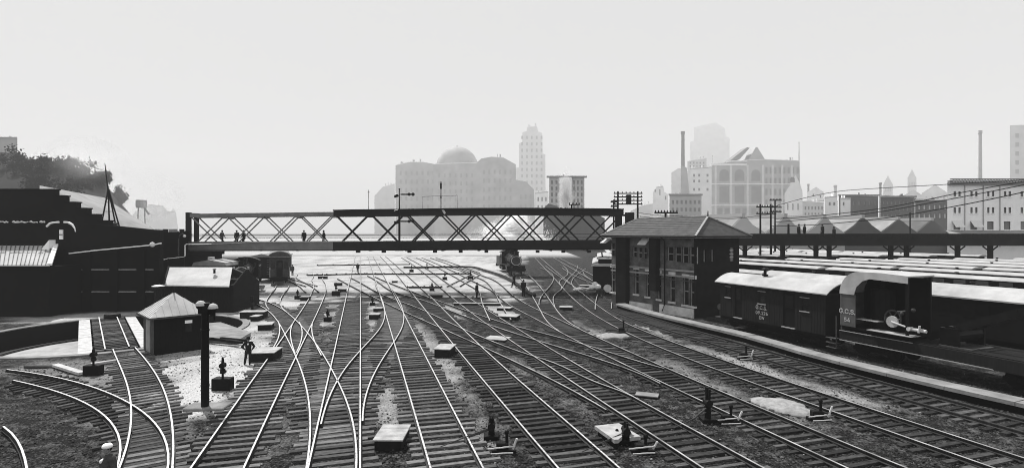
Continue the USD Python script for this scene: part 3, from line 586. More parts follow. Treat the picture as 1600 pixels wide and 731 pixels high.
# ---------------------------------------------------------------- utility poles and wires
def pole(u, y, v_top, arms, label, v_bot=None, box_at=None, group=None, second=None, half=1.1):
    top = pt(u, v_top, y); base = 0.0 if v_bot is None else pt(u, v_bot, y)[2]
    t_ = thing('utility_pole', label, 'utility pole', (top[0], y, base)); h = top[2] - base
    obj('pole', cyl((0, 0, -.1), (0, 0, h), .17, .11, 8), 'timber_dark', t_)
    if second is not None:
        x2 = (second - u) * y / FPX; obj('pole', cyl((x2, 0, -.1), (x2, 0, h), .17, .11, 8), 'timber_dark', t_)
    x2 = (second - u) * y / FPX if second is not None else 0
    for v in arms:
        z_ = h - (v - v_top) * y / FPX
        ar = obj('crossarm', box(min(0, x2) - half, max(0, x2) + half, -.24, -.12, z_ - .07, z_ + .07), 'timber_dark', t_)
        obj('insulator', cat([cyl((x_, -.18, z_ + .07), (x_, -.18, z_ + .25), .06, .05, 6) for x_ in np.linspace(min(0, x2) - half + .1, max(0, x2) + half - .1, 8)]), 'iron_grey', ar)
    if box_at:
        ua, ub, va, vb = box_at
        obj('terminal_box', rbox((ua - u) * y / FPX, (ub - u) * y / FPX, -.6, -.26, h - (vb - v_top) * y / FPX, h - (va - v_top) * y / FPX, .03), 'iron_dark', t_)
pole(965.5, 70, 299, (302.5, 308, 313.5, 319), 'pair of poles joined by four crossarms and a box, rising behind the bridge end', box_at=(977.5, 985, 304.5, 319.5), second=996.5, half=.55)
pole(1188, 72, 319, (323.5, 334), 'pair of dark poles with two crossarms rising from the approach footway', second=1204.5, half=.6)
pole(1211, 84, 312, (313, 324, 331), 'thinner pole with three short crossarms just right of the pair of dark poles', half=.9)
pole(1040, 56.5, 331, (332.5,), 'short mast with a wide crossarm behind the ridge of the signal tower', half=1.2)
pole(959, 80, 312, (316, 323), 'low faint pole left of the pair with four crossarms', half=.5)
pole(1422, 98, 332, (), 'slim pole among the train shed gables near the pale building')
pole(1232, 66, 350, (), 'short leaning post on the approach footway', v_bot=371)
def wire(pts, label, r=.05):
    p = np.array([pt(*q) for q in pts]); t = np.linspace(0, 1, len(p)); s_ = np.linspace(0, 1, 30)
    from scipy.interpolate import PchipInterpolator
    c = np.c_[tuple(PchipInterpolator(t, p[:, i])(s_) for i in range(3))]
    obj('overhead_wire', tube(c, r, 5), 'wire', label=label, cat='wire')
wire([(1640, 279, 50), (1483, 288, 55), (1330, 297, 62), (1205, 324, 72)], 'topmost overhead cable crossing the cornice of the pale building', .035)
wire([(1640, 277, 50), (1507, 300, 54), (1360, 328, 62), (1211, 342, 74)], 'overhead cable sloping from the upper right past the middle windows', .045)
wire([(1640, 281, 50), (1483, 311.5, 55), (1360, 333, 62), (1300, 339.5, 66), (1211, 347, 74)], 'second of three sagging cables sloping down from the right', .045)
wire([(1640, 291, 50), (1483, 324, 55), (1360, 343.5, 62), (1258, 352, 72), (1204, 353, 74)], 'lowest of the sagging cables sloping down from the right', .05)
wire([(1205, 334, 72), (1140, 342, 80), (1080, 345, 95), (1000, 338, 70)], 'cable running from the pair of poles behind the tower roof', .04)
wire([(996, 332, 70), (1040, 337, 62), (1108, 338.5, 54)], 'cable from the crossarm poles to the tower ridge', .03)

# ---------------------------------------------------------------- brick signal tower
TP = np.array([15.0, 44.7]); TD = np.array([-.504, .864]); TN = np.array([.864, .504])
TR = math.atan2(TN[1], TN[0])        # local x = across the end wall (away from the tracks), local y = along the track front
TW = thing('signal_tower', 'two storey dark brick signal tower with a low hipped roof', 'building', (TP[0], TP[1], 0), TR)
TL, TWID, EZ = 10.3, 5.6, 6.75
def fs(u, v):          # pixel on the long front -> (distance along it, height)
    k = (u - 800) / FPX; s_ = (15 - 44.7 * k) / (.504 + .864 * k); y = 44.7 + .864 * s_
    return s_, EYE - (v - VH) * y / FPX
def front_box(name, u0, u1, v0a, v1a, x0, x1, mat, parent=TW, **kw):
    um = (u0 + u1) / 2; sa, sb = fs(u0, 400)[0], fs(u1, 400)[0]; z1, z0 = fs(um, v0a)[1], fs(um, v1a)[1]
    return obj(name, box(x0, x1, min(sa, sb), max(sa, sb), z0, z1), mat, parent, **kw)
# windows: (u0, u1, v top, v bottom) on the front
WIN1 = [(954.5, 960.5, 418, 456), (961.5, 967.5, 419, 457), (991, 998, 421, 459), (1009, 1015.5, 424, 463), (1027, 1033, 427, 467), (1046, 1054.5, 430, 471), (1067, 1076, 434, 476), (1078, 1086, 436, 478)]
WIN2 = [(954, 960.5, 380, 400), (961.5, 968, 381, 401), (988, 995, 386, 401), (996, 1003, 387, 402.5), (1004, 1010.5, 387, 404), (1011.5, 1018, 388, 404), (1042, 1052, 386, 407), (1054, 1064, 386, 409), (1065.5, 1075, 386, 410.5), (1077, 1088, 386, 412)]
holes = []
for w in WIN1 + WIN2:
    sa, sb = fs(w[0], 400)[0], fs(w[1], 400)[0]; um = (w[0] + w[1]) / 2
    holes.append((min(sa, sb), max(sa, sb), fs(um, w[3])[1], fs(um, w[2])[1]))
wall = Polygon([(0, 0), (TL, 0), (TL, EZ), (0, EZ)])
for a, b, c_, d_ in holes: wall = wall.difference(shapely.box(a, c_, b, d_))
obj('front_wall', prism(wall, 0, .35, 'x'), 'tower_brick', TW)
END = [(1.0, 1.35, 4.6, 5.6), (2.0, 2.3, 4.6, 5.6), (4.35, 4.95, 4.55, 5.75)]
ew = Polygon([(.35, 0), (TWID, 0), (TWID, EZ), (.35, EZ)])
for a, b, c_, d_ in END: ew = ew.difference(shapely.box(a, c_, b, d_))
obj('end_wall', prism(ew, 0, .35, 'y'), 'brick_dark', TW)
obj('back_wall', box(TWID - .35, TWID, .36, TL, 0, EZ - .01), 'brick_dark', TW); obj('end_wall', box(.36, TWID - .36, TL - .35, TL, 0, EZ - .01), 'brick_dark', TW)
obj('floor', box(.36, TWID - .36, .36, TL - .36, 3.3, 3.45), 'timber_dark', TW)
for k, (a, b, c_, d_) in enumerate(holes):
    w_ = obj('window', box(.2, .23, a - .02, b + .02, c_, d_), 'glass_dark', TW)
    lower = k < len(WIN1)
    fr = [box(.13, .21, a, a + .06, c_, d_), box(.13, .21, b - .06, b, c_, d_), box(.13, .21, a, b, (c_ + d_) / 2 - .035, (c_ + d_) / 2 + .035)]
    obj('frame', cat(fr), 'trim_grey', w_)
    if lower:
        obj('sill', box(-.1, .12, a - .1, b + .1, c_ - .16, c_), 'trim_pale', w_)
        obj('lintel', box(-.04, .1, a - .08, b + .08, d_, d_ + .3), 'trim_pale', w_)
for a, b, c_, d_ in END:
    w_ = obj('window', box(a, b, .2, .23, c_, d_), 'glass_dark', TW); obj('frame', cat(box(a, a + .07, .1, .2, c_, d_), box(b - .07, b, .1, .2, c_, d_)), 'trim_grey', w_)
# lit panes of the end wall window
obj('sash_bars', cat([box(4.35, 4.95, .08, .12, z_ - .03, z_ + .03) for z_ in (4.9, 5.2, 5.5)] + [box(4.63, 4.68, .08, .12, 4.55, 5.75)]), 'trim_pale', TW)
for u0, u1, va, vb in ((969, 984, 370, 475), (1021, 1031.5, 368, 440)):
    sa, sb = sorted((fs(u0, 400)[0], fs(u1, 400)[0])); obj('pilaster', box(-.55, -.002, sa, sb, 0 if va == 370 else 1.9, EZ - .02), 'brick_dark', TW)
for z0, z1, x_, m_ in ((3.75, 3.9, -.12, 'trim_grey'), (3.28, 3.42, -.1, 'trim_grey'), (2.95, 3.05, -.07, 'timber_mid')):
    for a, b in ((.0, fs(1032, 400)[0]), (fs(1020, 400)[0], fs(985, 400)[0]), (fs(968, 400)[0], TL)):
        obj('belt_course', box(x_, -.003, a, b, z0, z1), m_, TW)
for a, b in ((.0, fs(1032, 400)[0]), (fs(1020, 400)[0], fs(985, 400)[0])):
    obj('plinth', box(-.16, -.004, a, b, 0, .75 if a < 1 else .6), 'stone_pale', TW)
obj('corner_quoin', box(-.05, .3, -.06, -.003, 0, EZ - .03), 'brick_dark', TW)
dp = fs(1041, 400)[0]
obj('downpipe', tube([(-.75, dp, 6.7), (-.2, dp, 6.3), (-.2, dp, .8), (-.5, dp, .25)], .06, 6), 'iron_black', TW)
for u, va, vb in ((951, 374, 381), (1011, 372, 384)):    # sashes swung open, catching the sky
    s_, z1 = fs(u, va); _, z0 = fs(u, vb)
    obj('open_sash', bar((-.02, s_, z1 + .05), (-.75, s_, z0 + .1), 1.05 if u > 1000 else .9, .04), 'trim_pale', TW)
ov, RZ = .75, 8.4
x0, x1, y0, y1 = -ov, TWID + ov, -ov, TL + ov
xm = TWID / 2; rv = np.array([(x0, y0, EZ), (x1, y0, EZ), (x1, y1, EZ), (x0, y1, EZ), (xm, y0 + 1.75, RZ), (xm, y1 - 1.4, RZ)])
low = rv[:4] - [0, 0, .14]
rf_ = [[0, 1, 4], [1, 2, 5], [1, 5, 4], [2, 3, 5], [3, 0, 4], [3, 4, 5]]
obj('roof', trimesh.Trimesh(rv, rf_ + [[0, 3, 2], [0, 2, 1]], process=False), 'roof_slate', TW)
obj('eaves', box(x0 + .01, x1 - .01, y0 + .01, y1 - .01, EZ - .17, EZ - .004), 'trim_grey', TW)
obj('gutter', cat(bar((x0 - .06, y0, EZ - .05), (x0 - .06, y1, EZ - .05), .12, .12), bar((x0, y0 - .06, EZ - .05), (x1, y0 - .06, EZ - .05), .12, .12)), 'iron_dark', TW)
obj('ridge_tile', cat([bar(rv[4] + [0, 0, .03], rv[5] + [0, 0, .03], .22, .1)] + [bar(rv[a] + [0, 0, .03], rv[b] + [0, 0, .03], .16, .07) for a, b in ((0, 4), (1, 4), (2, 5), (3, 5))]), 'trim_grey', TW)
for k in range(9):          # courses of slate on the slope to the tracks
    f0 = (k + .5) / 10
    p, q = rv[3] + (rv[5] - rv[3]) * f0, rv[0] + (rv[4] - rv[0]) * f0
    obj('slate_course', bar(p + [0, 0, .012], q + [0, 0, .012], .05, .03), 'roof_slate', TW)
obj('finial', cyl(rv[4], rv[4] + [0, 0, .5], .07, .03), 'iron_dark', TW)
# ---------------------------------------------------------------- low platform along the right hand track
PLAT = [gp(u, v, .45)[:2] for u, v in ((962, 474), (1010, 488), (1080, 505), (1170, 526), (1260, 552), (1350, 574), (1450, 598), (1560, 622), (1690, 652), (1850, 692), (2000, 730))]
PG = dense(PLAT, 1.0)
PL = thing('platform', 'long low pale platform edge curving along the rusty right hand track', 'platform')
segs = spaced(PG, 2.4); n_seg = 0
for a, b in zip(segs[:-1], segs[1:]):
    d = (b - a) / np.linalg.norm(b - a); n_ = np.array([d[1], -d[0]]);  n_ = n_ if n_[0] > 0 else -n_
    q = Polygon([a + d * .012, b - d * .012, b - d * .012 + n_ * .95, a + d * .012 + n_ * .95])
    obj('slab', prism(q, .3, .45 + RNG.uniform(-.006, .01), 'z'), 'concrete_pale', PL)
    q = Polygon([a + n_ * .12, b + n_ * .12, b + n_ * .85, a + n_ * .85]); obj('wall', prism(q, -.1, .298, 'z'), 'wall_black', PL)

# ---------------------------------------------------------------- rolling stock on the right
CO = np.array([15.4, 40.2]); CD = np.array([.361, -.9326]); CN = np.array([.9326, .361]); CR = math.atan2(CD[1], CD[0])
def truck(y_half=1.0, wheel=.42):
    """a four wheel truck centred on the origin, along x"""
    w = []
    for x_ in (-.9, .9):
        for s_ in (-1, 1):
            w.append(moved(cat(cyl((0, s_ * .75 - .06, 0), (0, s_ * .75 + .06, 0), wheel, n=16), cyl((0, s_ * .75 - .1 * s_ - .03, 0), (0, s_ * .75 - .1 * s_ + .03, 0), wheel + .04, n=16)), x_, 0, wheel + .17))
    f = cat([box(-1.3, 1.3, s_ * .95 - .05, s_ * .95 + .05, .45, .62) for s_ in (-1, 1)] + [box(-.25, .25, -1.0, 1.0, .5, .8)] + [box(x_ - .12, x_ + .12, s_ * .95 - .09, s_ * .95 + .09, .4, .75) for x_ in (-.9, .9) for s_ in (-1, 1)])
    return w, f
def add_trucks(parent, xs):
    w, f = truck()
    for x_ in xs:
        t_ = obj('truck', moved(f, x_, 0, 0), 'iron_black', parent)
        for m in w: obj('wheel', moved(m, x_, 0, 0), 'iron_black', t_)

BC = thing('box_car', 'dark wooden work car lettered G.C.S. with a white curved roof', 'railway car', (CO[0], CO[1], 0), CR)
L_, W_ = 8.6, 2.7          # local x along the car to the right, local y = +: towards us is -y? (see below)
# in this frame +y points away from the camera, so the near side is y = -W/2 shifted to 0
def cbox(x0, x1, y0, y1, z0, z1): return box(x0, x1, y0, y1, z0, z1)
body = Polygon([(0, .95), (L_, .95), (L_, 3.4), (0, 3.4)])
wins = [(.55, 1.0, 2.35, 3.1), (3.6, 4.15, 2.25, 3.05), (6.95, 7.5, 2.2, 3.0)]
doors = [(1.4, 2.1, 1.05, 3.2), (5.6, 6.5, 1.05, 3.2)]
for a, b, c_, d_ in wins + doors: body = body.difference(shapely.box(a, c_, b, d_))
obj('side', prism(body, 0, .09, 'y'), 'car_paint', BC)
obj('side', box(0, L_, W_ - .09, W_, .95, 3.4), 'car_paint_dark', BC)
obj('end_wall', box(L_ - .09, L_ - .001, .091, W_ - .091, .95, 3.4), 'car_paint_dark', BC); obj('end_wall', box(.001, .09, .091, W_ - .091, .95, 3.4), 'car_paint_dark', BC)
obj('floor', box(.1, L_ - .1, .1, W_ - .1, .96, 1.05), 'timber_dark', BC)
for a, b, c_, d_ in wins:
    w_ = obj('window', box(a, b, .06, .08, c_, d_), 'glass_dark', BC); obj('frame', cat(box(a, a + .05, .02, .06, c_, d_), box(b - .05, b, .02, .06, c_, d_), box(a, b, .02, .06, (c_ + d_) / 2 - .03, (c_ + d_) / 2 + .03)), 'car_paint', w_)
    obj('sill', box(a - .08, b + .08, -.06, .0, c_ - .06, c_ - .005), 'trim_grey', w_); obj('drip_rail', box(a - .06, b + .06, -.04, .0, d_ + .005, d_ + .05), 'trim_grey', w_)
for a, b, c_, d_ in doors:
    w_ = obj('door', box(a, b, .05, .08, c_, d_), 'car_paint_dark', BC); obj('step_plate', box(a - .05, b + .05, -.1, 0, c_ - .08, c_ - .03), 'trim_grey', w_); obj('door_window', box(a + .15, b - .15, .035, .049, c_ + 1.2, d_ - .15), 'glass_dark', w_)
for k in range(43):          # matchboard battens of the side
    x_ = .1 + k * .2
    if all(not (a - .04 < x_ < b + .04) for a, b, _, _ in wins + doors): obj('batten', box(x_ - .012, x_ + .012, -.012, -.001, .96, 3.35), 'car_paint', BC)
arc = [(-.22 + (W_ + .44) * i / 12, 3.42 + .62 * (1 - (i / 6 - 1) ** 2)) for i in range(13)]
rp = Polygon(arc + [(x_, z_ - .06) for x_, z_ in reversed(arc)])
obj('roof', prism(rp, -.35, L_ + .3, 'x'), 'roof_canvas', BC, smooth=30)
obj('fascia', cat(box(-.3, L_ + .25, -.2, -.13, 3.3, 3.4), box(L_ + .1, L_ + .2, -.1, W_ + .1, 3.3, 3.42)), 'car_paint_dark', BC)
sj = obj('smoke_jack', cyl((3.2, 1.0, 3.9), (3.2, 1.0, 4.5), .1), 'iron_black', BC); obj('cowl', cat(cyl((3.2, 1.0, 4.5), (3.2, 1.0, 4.6), .26, .1), cyl((3.2, 1, 4.05), (3.2, 1, 4.15), .2)), 'iron_black', sj)
obj('underframe', cat(box(-.1, L_ + .1, .1, .3, .75, .945), box(-.1, L_ + .1, W_ - .3, W_ - .1, .75, .945), box(2.5, 6, .6, 2.0, .4, .74)), 'iron_black', BC)
obj('steps', cat([box(L_ + .08, L_ + .75, -.05, .35, z_ - .04, z_) for z_ in (.35, .62, .9)] + [box(L_ + .7, L_ + .75, .0, .05, .35, 2.2)]), 'timber_mid', BC)
obj('brake_gear', cat(cyl((-.35, .3, .8), (-.35, .3, 1.5), .03), box(-.7, -.2, .1, .5, .7, .76), cyl((-.35, .2, 1.5), (-.35, .4, 1.5), .2)), 'iron_grey', BC)

for x_ in (1.6, 7.0):
    w, f = truck(); t_ = obj('truck', moved(f, x_, W_ / 2, 0), 'iron_black', BC)
    for m in w: obj('wheel', moved(m, x_, W_ / 2, 0), 'iron_black', t_)
def letters(text, height, x, z, parent, y=-.008, mat='letter_white', bold=True):
    m = meshkit.text_mesh(text, height, .006, bold); b = m.bounds; m.apply_translation((-(b[0][0] + b[1][0]) / 2, 0, 0))
    v = m.vertices.copy(); m.vertices = np.c_[x + v[:, 0], y - v[:, 2], z + v[:, 1]]; obj('lettering', m, mat, parent)
letters('G.C.S.', .25, 3.85, 1.86, BC, bold=False); letters('09.126', .22, 3.87, 1.52, BC, bold=False); letters('CW', .2, 3.87, 1.2, BC, bold=False)

# wrecking crane: flat car, cab with rounded roof, open side with machinery, jib
KC = CO + CD * 9.65
CK = thing('wrecking_crane', 'wrecking crane with rounded white cab roof and open side, lettered G.C.S. 54', 'railway crane', (KC[0], KC[1], 0), CR)
obj('car_deck', box(0, 11.0, .0, 2.8, 1.25, 1.5), 'timber_dark', CK); obj('side_sill', box(-.02, 11.0, -.12, -.002, .9, 1.46), 'car_paint', CK)
obj('sill_edge', cat(box(0, 4.0, -.16, -.121, 1.44, 1.47), box(0, 7.4, -.16, -.121, .9, .935)), 'trim_grey', CK)
for x_ in (1.7, 8.8):
    w, f = truck(); t_ = obj('truck', moved(f, x_, 1.4, 0), 'iron_black', CK)
    for m in w: obj('wheel', moved(m, x_, 1.4, 0), 'iron_black', t_)
R1 = 1.15
prof = [(0, 3.55)] + [(R1 - R1 * math.cos(a), 3.55 + 1.3 * math.sin(a)) for a in np.linspace(.1, math.pi / 2, 10)] + [(2.4, 4.88), (3.75, 4.8)]
inner = [(x_ if x_ > 3.7 else x_ + (.05 if x_ < .5 else 0), z_ - .07) for x_, z_ in reversed(prof)]; inner[-1] = (.06, 3.5)
obj('cab_roof', prism(Polygon(prof + inner).buffer(0), -.1, 1.95, 'y'), 'roof_white', CK, smooth=25)
fas = Polygon([(0, 3.55)] + prof[1:] + [(3.75, 4.42), (1.75, 4.5), (1.35, 4.35), (1.0, 4.0), (.86, 3.55)])
obj('roof_skirt', prism(fas.buffer(0), -.14, -.1, 'y'), 'roof_white', CK)
obj('rear_panel', box(0, .92, -.1, -.04, 1.75, 3.55), 'crane_paint', CK); obj('rear_wall', box(0, .06, -.039, 1.9, 1.5, 3.55), 'crane_paint', CK)
obj('far_side', box(.06, 3.55, 1.8, 1.88, 1.5, 4.6), 'car_paint_dark', CK); obj('cab_floor', box(.05, 3.75, -.05, 1.9, 1.62, 1.74), 'iron_black', CK)
obj('corner_post', cat(box(3.6, 3.72, -.08, .04, 1.74, 4.75), box(3.6, 3.72, 1.7, 1.8, 1.74, 4.7)), 'car_paint_dark', CK)
letters('G.C.S.', .25, .44, 2.45, CK, -.108); letters('54', .22, .44, 2.0, CK, -.108)
obj('boiler', cat(cyl((1.6, 1.15, 1.74), (1.6, 1.15, 3.9), .6, n=16), cyl((1.6, 1.15, 3.9), (1.6, 1.15, 4.75), .18)), 'iron_black', CK)
def spoked(c, r, n=6, w=.08):
    a = trimesh.creation.torus(r, .05, 20, 6); a = trimesh.Trimesh(np.c_[a.vertices[:, 0], a.vertices[:, 2], a.vertices[:, 1]] + c, a.faces)
    return cat([a] + [cyl(c, np.array(c) + [r * math.cos(t), 0, r * math.sin(t)], .03, n=5) for t in np.arange(n) * 2 * math.pi / n])
obj('gear_wheel', cat(spoked((2.75, .25, 2.5), .42, 6), cyl((2.75, .1, 2.5), (2.75, .4, 2.5), .14)), 'iron_grey', CK)
obj('bright_disc', cyl((2.85, .02, 2.35), (2.85, .12, 2.35), .3, n=14), 'roof_white', CK)
obj('connecting_rod', cat(cyl((2.85, -.02, 2.35), (3.75, .05, 2.15), .045), cyl((3.75, -.1, 2.12), (3.75, .2, 2.12), .1), cyl((3.75, .05, 2.12), (4.5, .1, 2.1), .09), cyl((4.2, 0, 2.0), (4.25, .0, 2.35), .05)), 'trim_pale', CK)
obj('crank', cat(cyl((3.1, .1, 2.9), (3.6, .1, 3.0), .05), ball((3.35, .05, 2.85), .1, 1), ball((3.9, .05, 3.1), .11, 1)), 'iron_grey', CK)
obj('deck_plate', cat(box(1.7, 4.0, -.3, .5, 1.745, 1.77), box(.9, 2.1, .0, .5, 2.2, 2.24)), 'trim_grey', CK)
jib = [(4.3, 1.75), (6.0, 2.6), (8.0, 3.5), (10.0, 3.95), (12.0, 4.0)]
for s_ in (.6, 2.0):
    obj('jib_beam', cat([bar((a[0], s_, a[1]), (b[0], s_, b[1]), .12, .35) for a, b in zip(jib[:-1], jib[1:])]), 'iron_dark', CK)
obj('jib_lacing', cat([bar((a[0], .6, a[1]), (b[0], 2.0, b[1]), .06, .06) for a, b in zip(jib[:-1], jib[1:])] + [bar((a[0], .6, a[1]), (a[0], 2.0, a[1]), .08, .08) for a in jib]), 'iron_dark', CK)
obj('hook_block', cat(cyl((11.8, 1.3, 3.9), (11.8, 1.3, 2.6), .03), cyl((11.8, 1.2, 2.4), (11.8, 1.4, 2.4), .25)), 'iron_dark', CK)
obj('floor_tray', box(5.0, 6.4, .2, 2.0, 1.505, 1.56), 'iron_grey', CK)
obj('winch', cat(cyl((5.4, .4, 2.1), (5.4, 2.3, 2.1), .4, n=14), box(5.0, 5.8, .3, .45, 1.5, 2.4), box(5.0, 5.8, 2.25, 2.4, 1.5, 2.4)), 'iron_black', CK)

# dark coal wagon nearest the camera on the same track
WC = CO + CD * 22.2
WG = thing('coal_wagon', 'dark high sided coal wagon at the right edge ahead of the wrecking crane', 'railway car', (WC[0], WC[1], 0), CR)
for y_ in (0, 2.7): obj('side', box(0, 9.5, y_, y_ + .1, 1.1, 3.2), 'car_paint_dark', WG)
for x_ in (.001, 9.4): obj('end_wall', box(x_, x_ + .098, .1, 2.7, 1.1, 3.2), 'car_paint_dark', WG)
for k in range(9): obj('stake', box(.5 + k * 1.05, .62 + k * 1.05, -.09, -.001, .95, 3.15), 'iron_dark', WG)
obj('floor', box(.1, 9.4, .1, 2.7, .95, 1.1), 'timber_dark', WG)
cl = trimesh.creation.icosphere(3, 1); cl.vertices *= (4.5, 1.25, .8); cl.vertices += (meshkit.noise(cl.vertices * 3)[:, None] - .5) * .25; cl.apply_translation((4.7, 1.4, 2.9))
obj('coal', cl, 'iron_black', WG); obj('grab_iron', cat([box(1.5, 2.2, -.13, -.1, z_, z_ + .03) for z_ in (1.2, 1.5)] + [box(3.2, 3.9, -.13, -.1, 1.3, 1.33)]), 'trim_pale', WG)
for x_ in (1.6, 7.9):
    w, f = truck(); t_ = obj('truck', moved(f, x_, 1.4, 0), 'iron_black', WG)
    for m in w: obj('wheel', moved(m, x_, 1.4, 0), 'iron_black', t_)

# passenger coaches stored in long rows
CL, CW2 = 17.0, 2.9
def coach(label, loc, rot, group, clere=True):
    t_ = thing('passenger_coach', label, 'railway coach', loc, rot, group)
    obj('body', box(-CL / 2, CL / 2, -CW2 / 2, CW2 / 2, 1.05, 3.3), 'car_paint_dark', t_)
    for s_ in (-1, 1):
        for k in range(12):
            x_ = -CL / 2 + 1.6 + k * 1.25; obj('window', box(x_ - .32, x_ + .32, s_ * (CW2 / 2 + .004) - .006, s_ * (CW2 / 2 + .004) + .006, 2.1, 2.95), 'glass_dark', t_)
    e_ = CW2 / 2 + .15
    if clere:
        obj('roof', prism(Polygon([(-e_, 3.2), (-e_, 3.28), (-1.2, 3.46), (-.86, 3.52), (.86, 3.52), (1.2, 3.46), (e_, 3.28), (e_, 3.2)]), -CL / 2 - .7, CL / 2 + .7, 'x'), 'roof_canvas', t_)
        obj('clerestory', box(-CL / 2 - .3, CL / 2 + .3, -.84, .84, 3.521, 3.99), 'car_paint_dark', t_)
        obj('clerestory_roof', prism(Polygon([(-1.0, 3.99), (-.98, 4.05), (-.5, 4.15), (0, 4.18), (.5, 4.15), (.98, 4.05), (1.0, 3.99)]), -CL / 2 - .5, CL / 2 + .5, 'x'), 'roof_canvas', t_)
        for s_ in (-1, 1):
            for k in range(12): obj('vent_pane', box(-7.4 + k * 1.25, -6.7 + k * 1.25, s_ * .845 - .004, s_ * .845 + .004, 3.62, 3.9), 'glass_dark', t_)
    else:
        lo = [(-e_, 3.28), (-1.2, 3.55), (-.8, 3.75), (-.4, 3.86), (0, 3.9)]
        obj('roof', prism(Polygon(lo + [(-x_, z_) for x_, z_ in reversed(lo[:-1])] + [(e_, 3.2), (-e_, 3.2)]), -CL / 2 - .7, CL / 2 + .7, 'x'), 'roof_canvas', t_)
    for k in range(3):
        x_ = -5.5 + k * 5.2; z_ = 4.1 if clere else 3.85
        obj('roof_ventilator', cat(cyl((x_, .35, z_ - .05), (x_, .35, z_ + .18), .09, n=6), cyl((x_, .35, z_ + .18), (x_, .35, z_ + .24), .16, .1, 6)), 'iron_dark', t_)
    obj('platform', cat(box(-CL / 2 - .75, -CL / 2, -1.3, 1.3, .95, 1.05), box(CL / 2, CL / 2 + .75, -1.3, 1.3, .95, 1.05)), 'iron_black', t_)
    obj('underframe', box(-CL / 2, CL / 2, -1.0, 1.0, .7, 1.04), 'iron_black', t_)
    add_trucks(t_, (-CL / 2 + 2.2, CL / 2 - 2.2))
    return t_
YD = np.array([.41, -.912]); YR = math.atan2(YD[1], YD[0])
grp = 'passenger coaches stored in rows under the approach footway'
rows = [(42.0, 45.5), (47.0, 62.5), (53.4, 62.8), (59.8, 62.4), (66.2, 62.8), (72.6, 62.5), (79.0, 62.5), (85.4, 62.2), (91.8, 62.7)]
proto = {}
ORD = ['nearest', 'second', 'third', 'fourth', 'fifth', 'sixth', 'seventh', 'eighth', 'farthest']
for r_, (c_, y_start) in enumerate(rows):
    for k in (-2, -1, 0, 1, 2, 3):
        if r_ == 0 and k != 0: continue
        if k < 0 and r_ < 3: continue
        if k > 1 and r_ > 5: continue
        y_ = y_start - (CL / 2 + .8) * .912 - k * (CL + 1.7) * .912 if k >= 0 else 69.5 + (CL / 2 + .8) * .912 + (-1 - k) * (CL + 1.7) * .912
        x_ = c_ - .45 * y_
        if y_ < 6 or (x_ / y_ * FPX + 800) > 1800 or x_ / y_ * FPX + 800 < 1060: continue
        if k >= 0: lab = f"white roofed coach, {['first', 'second', 'third', 'fourth'][k]} from the footway in the {ORD[r_]} stored row"
        else: lab = f"white roofed coach beyond the approach footway, {['first', 'second'][-1 - k]} back in the {ORD[r_]} row"
        clere = r_ != 0
        if clere not in proto: proto[clere] = coach(lab, (x_, y_, 0), YR, None, clere)
        else: copy_of(proto[clere], 'passenger_coach', lab, (x_, y_, 0), YR, None, 'railway coach')
# coaches seen left of the tower and behind it
copy_of(proto[True], 'passenger_coach', 'dark coach with a white roof end standing just left of the signal tower', tuple(gp(946, 461)[:2] + np.array([.16, .987]) * 9.6) + (0,), math.radians(81), None, 'railway coach')
copy_of(proto[True], 'passenger_coach', 'coach farther off behind the dark one left of the signal tower', (16.5, 90, 0), math.radians(82), None, 'railway coach')
# ---------------------------------------------------------------- left side: engine sheds, hut, hillside
def px_poly(uv, y): return [(float(pt(u, v, y)[0]), float(pt(u, v, y)[2])) for u, v in uv]
RH = thing('roundhouse', 'long sooty brick engine house behind the turntable, with a parapet stepping down', 'building', (0, 0, 0))
Y1_ = 49.0
front = [(-60, 487), (-60, 352), (150, 352), (182, 353), (250, 360), (250, 487)]
obj('front_wall', prism(px_poly([(u, v if v < 480 else 485.5) for u, v in front], Y1_), Y1_, Y1_ + .5, 'y'), 'wall_sooty', RH)
obj('stepped_parapet', prism(px_poly([(-60, 356), (-60, 297), (85, 297), (85, 307), (101, 307), (101, 317), (119, 317), (119, 326.5), (136, 326.5), (136, 336), (152, 336), (152, 346), (170, 346), (170, 356)], 52), 52, 52.6, 'y'), 'wall_sooty', RH)
obj('parapet_coping', cat([box(pt(a, v, 51.95)[0], pt(b, v, 51.95)[0], 51.9, 52.7, pt(a, v, 52)[2] + .005, pt(a, v, 52)[2] + .12) for a, b, v in ((-60, 85, 297), (85, 101, 307), (101, 119, 317), (119, 136, 326.5), (136, 152, 336), (152, 170, 346))]), 'wall_black', RH)
for v, u0, u1 in ((421, 124, 245), (455.5, 128, 245)):
    a, b = pt(u0, v, Y1_), pt(u1, v, Y1_); obj('string_course', box(a[0], b[0], Y1_ - .12, Y1_ - .002, a[2] - .035, a[2] + .035), 'trim_grey', RH)
obj('pier', prism(px_poly([(240, 485), (240, 405), (249, 405), (249, 485)], Y1_ - .3), Y1_ - .3, Y1_ - .003, 'y'), 'wall_black', RH)
obj('roof_slab', box(pt(-60, 360, Y1_)[0], pt(170, 360, Y1_)[0], Y1_ + .5, 52.0, 7.0, 7.25), 'wall_black', RH)
for u0, u1, v0, v1 in ((93.5, 99, 359, 374),):
    a, b = pt(u0, v1, Y1_), pt(u1, v0, Y1_); w_ = obj('window', box(a[0], b[0], Y1_ - .08, Y1_ - .002, a[2], b[2]), 'plaster_white', RH); obj('sash_bar', box(a[0], b[0], Y1_ - .1, Y1_ - .082, (a[2] + b[2]) / 2 - .04, (a[2] + b[2]) / 2 + .04), 'timber_dark', w_)
for k in range(7):      # blind arches of the wall
    u = -30 + k * 42; a = pt(u, 470, Y1_)
    obj('buttress', box(a[0] - .35, a[0] + .35, Y1_ - .25, Y1_ - .004, 0, 5.6), 'wall_black', RH)
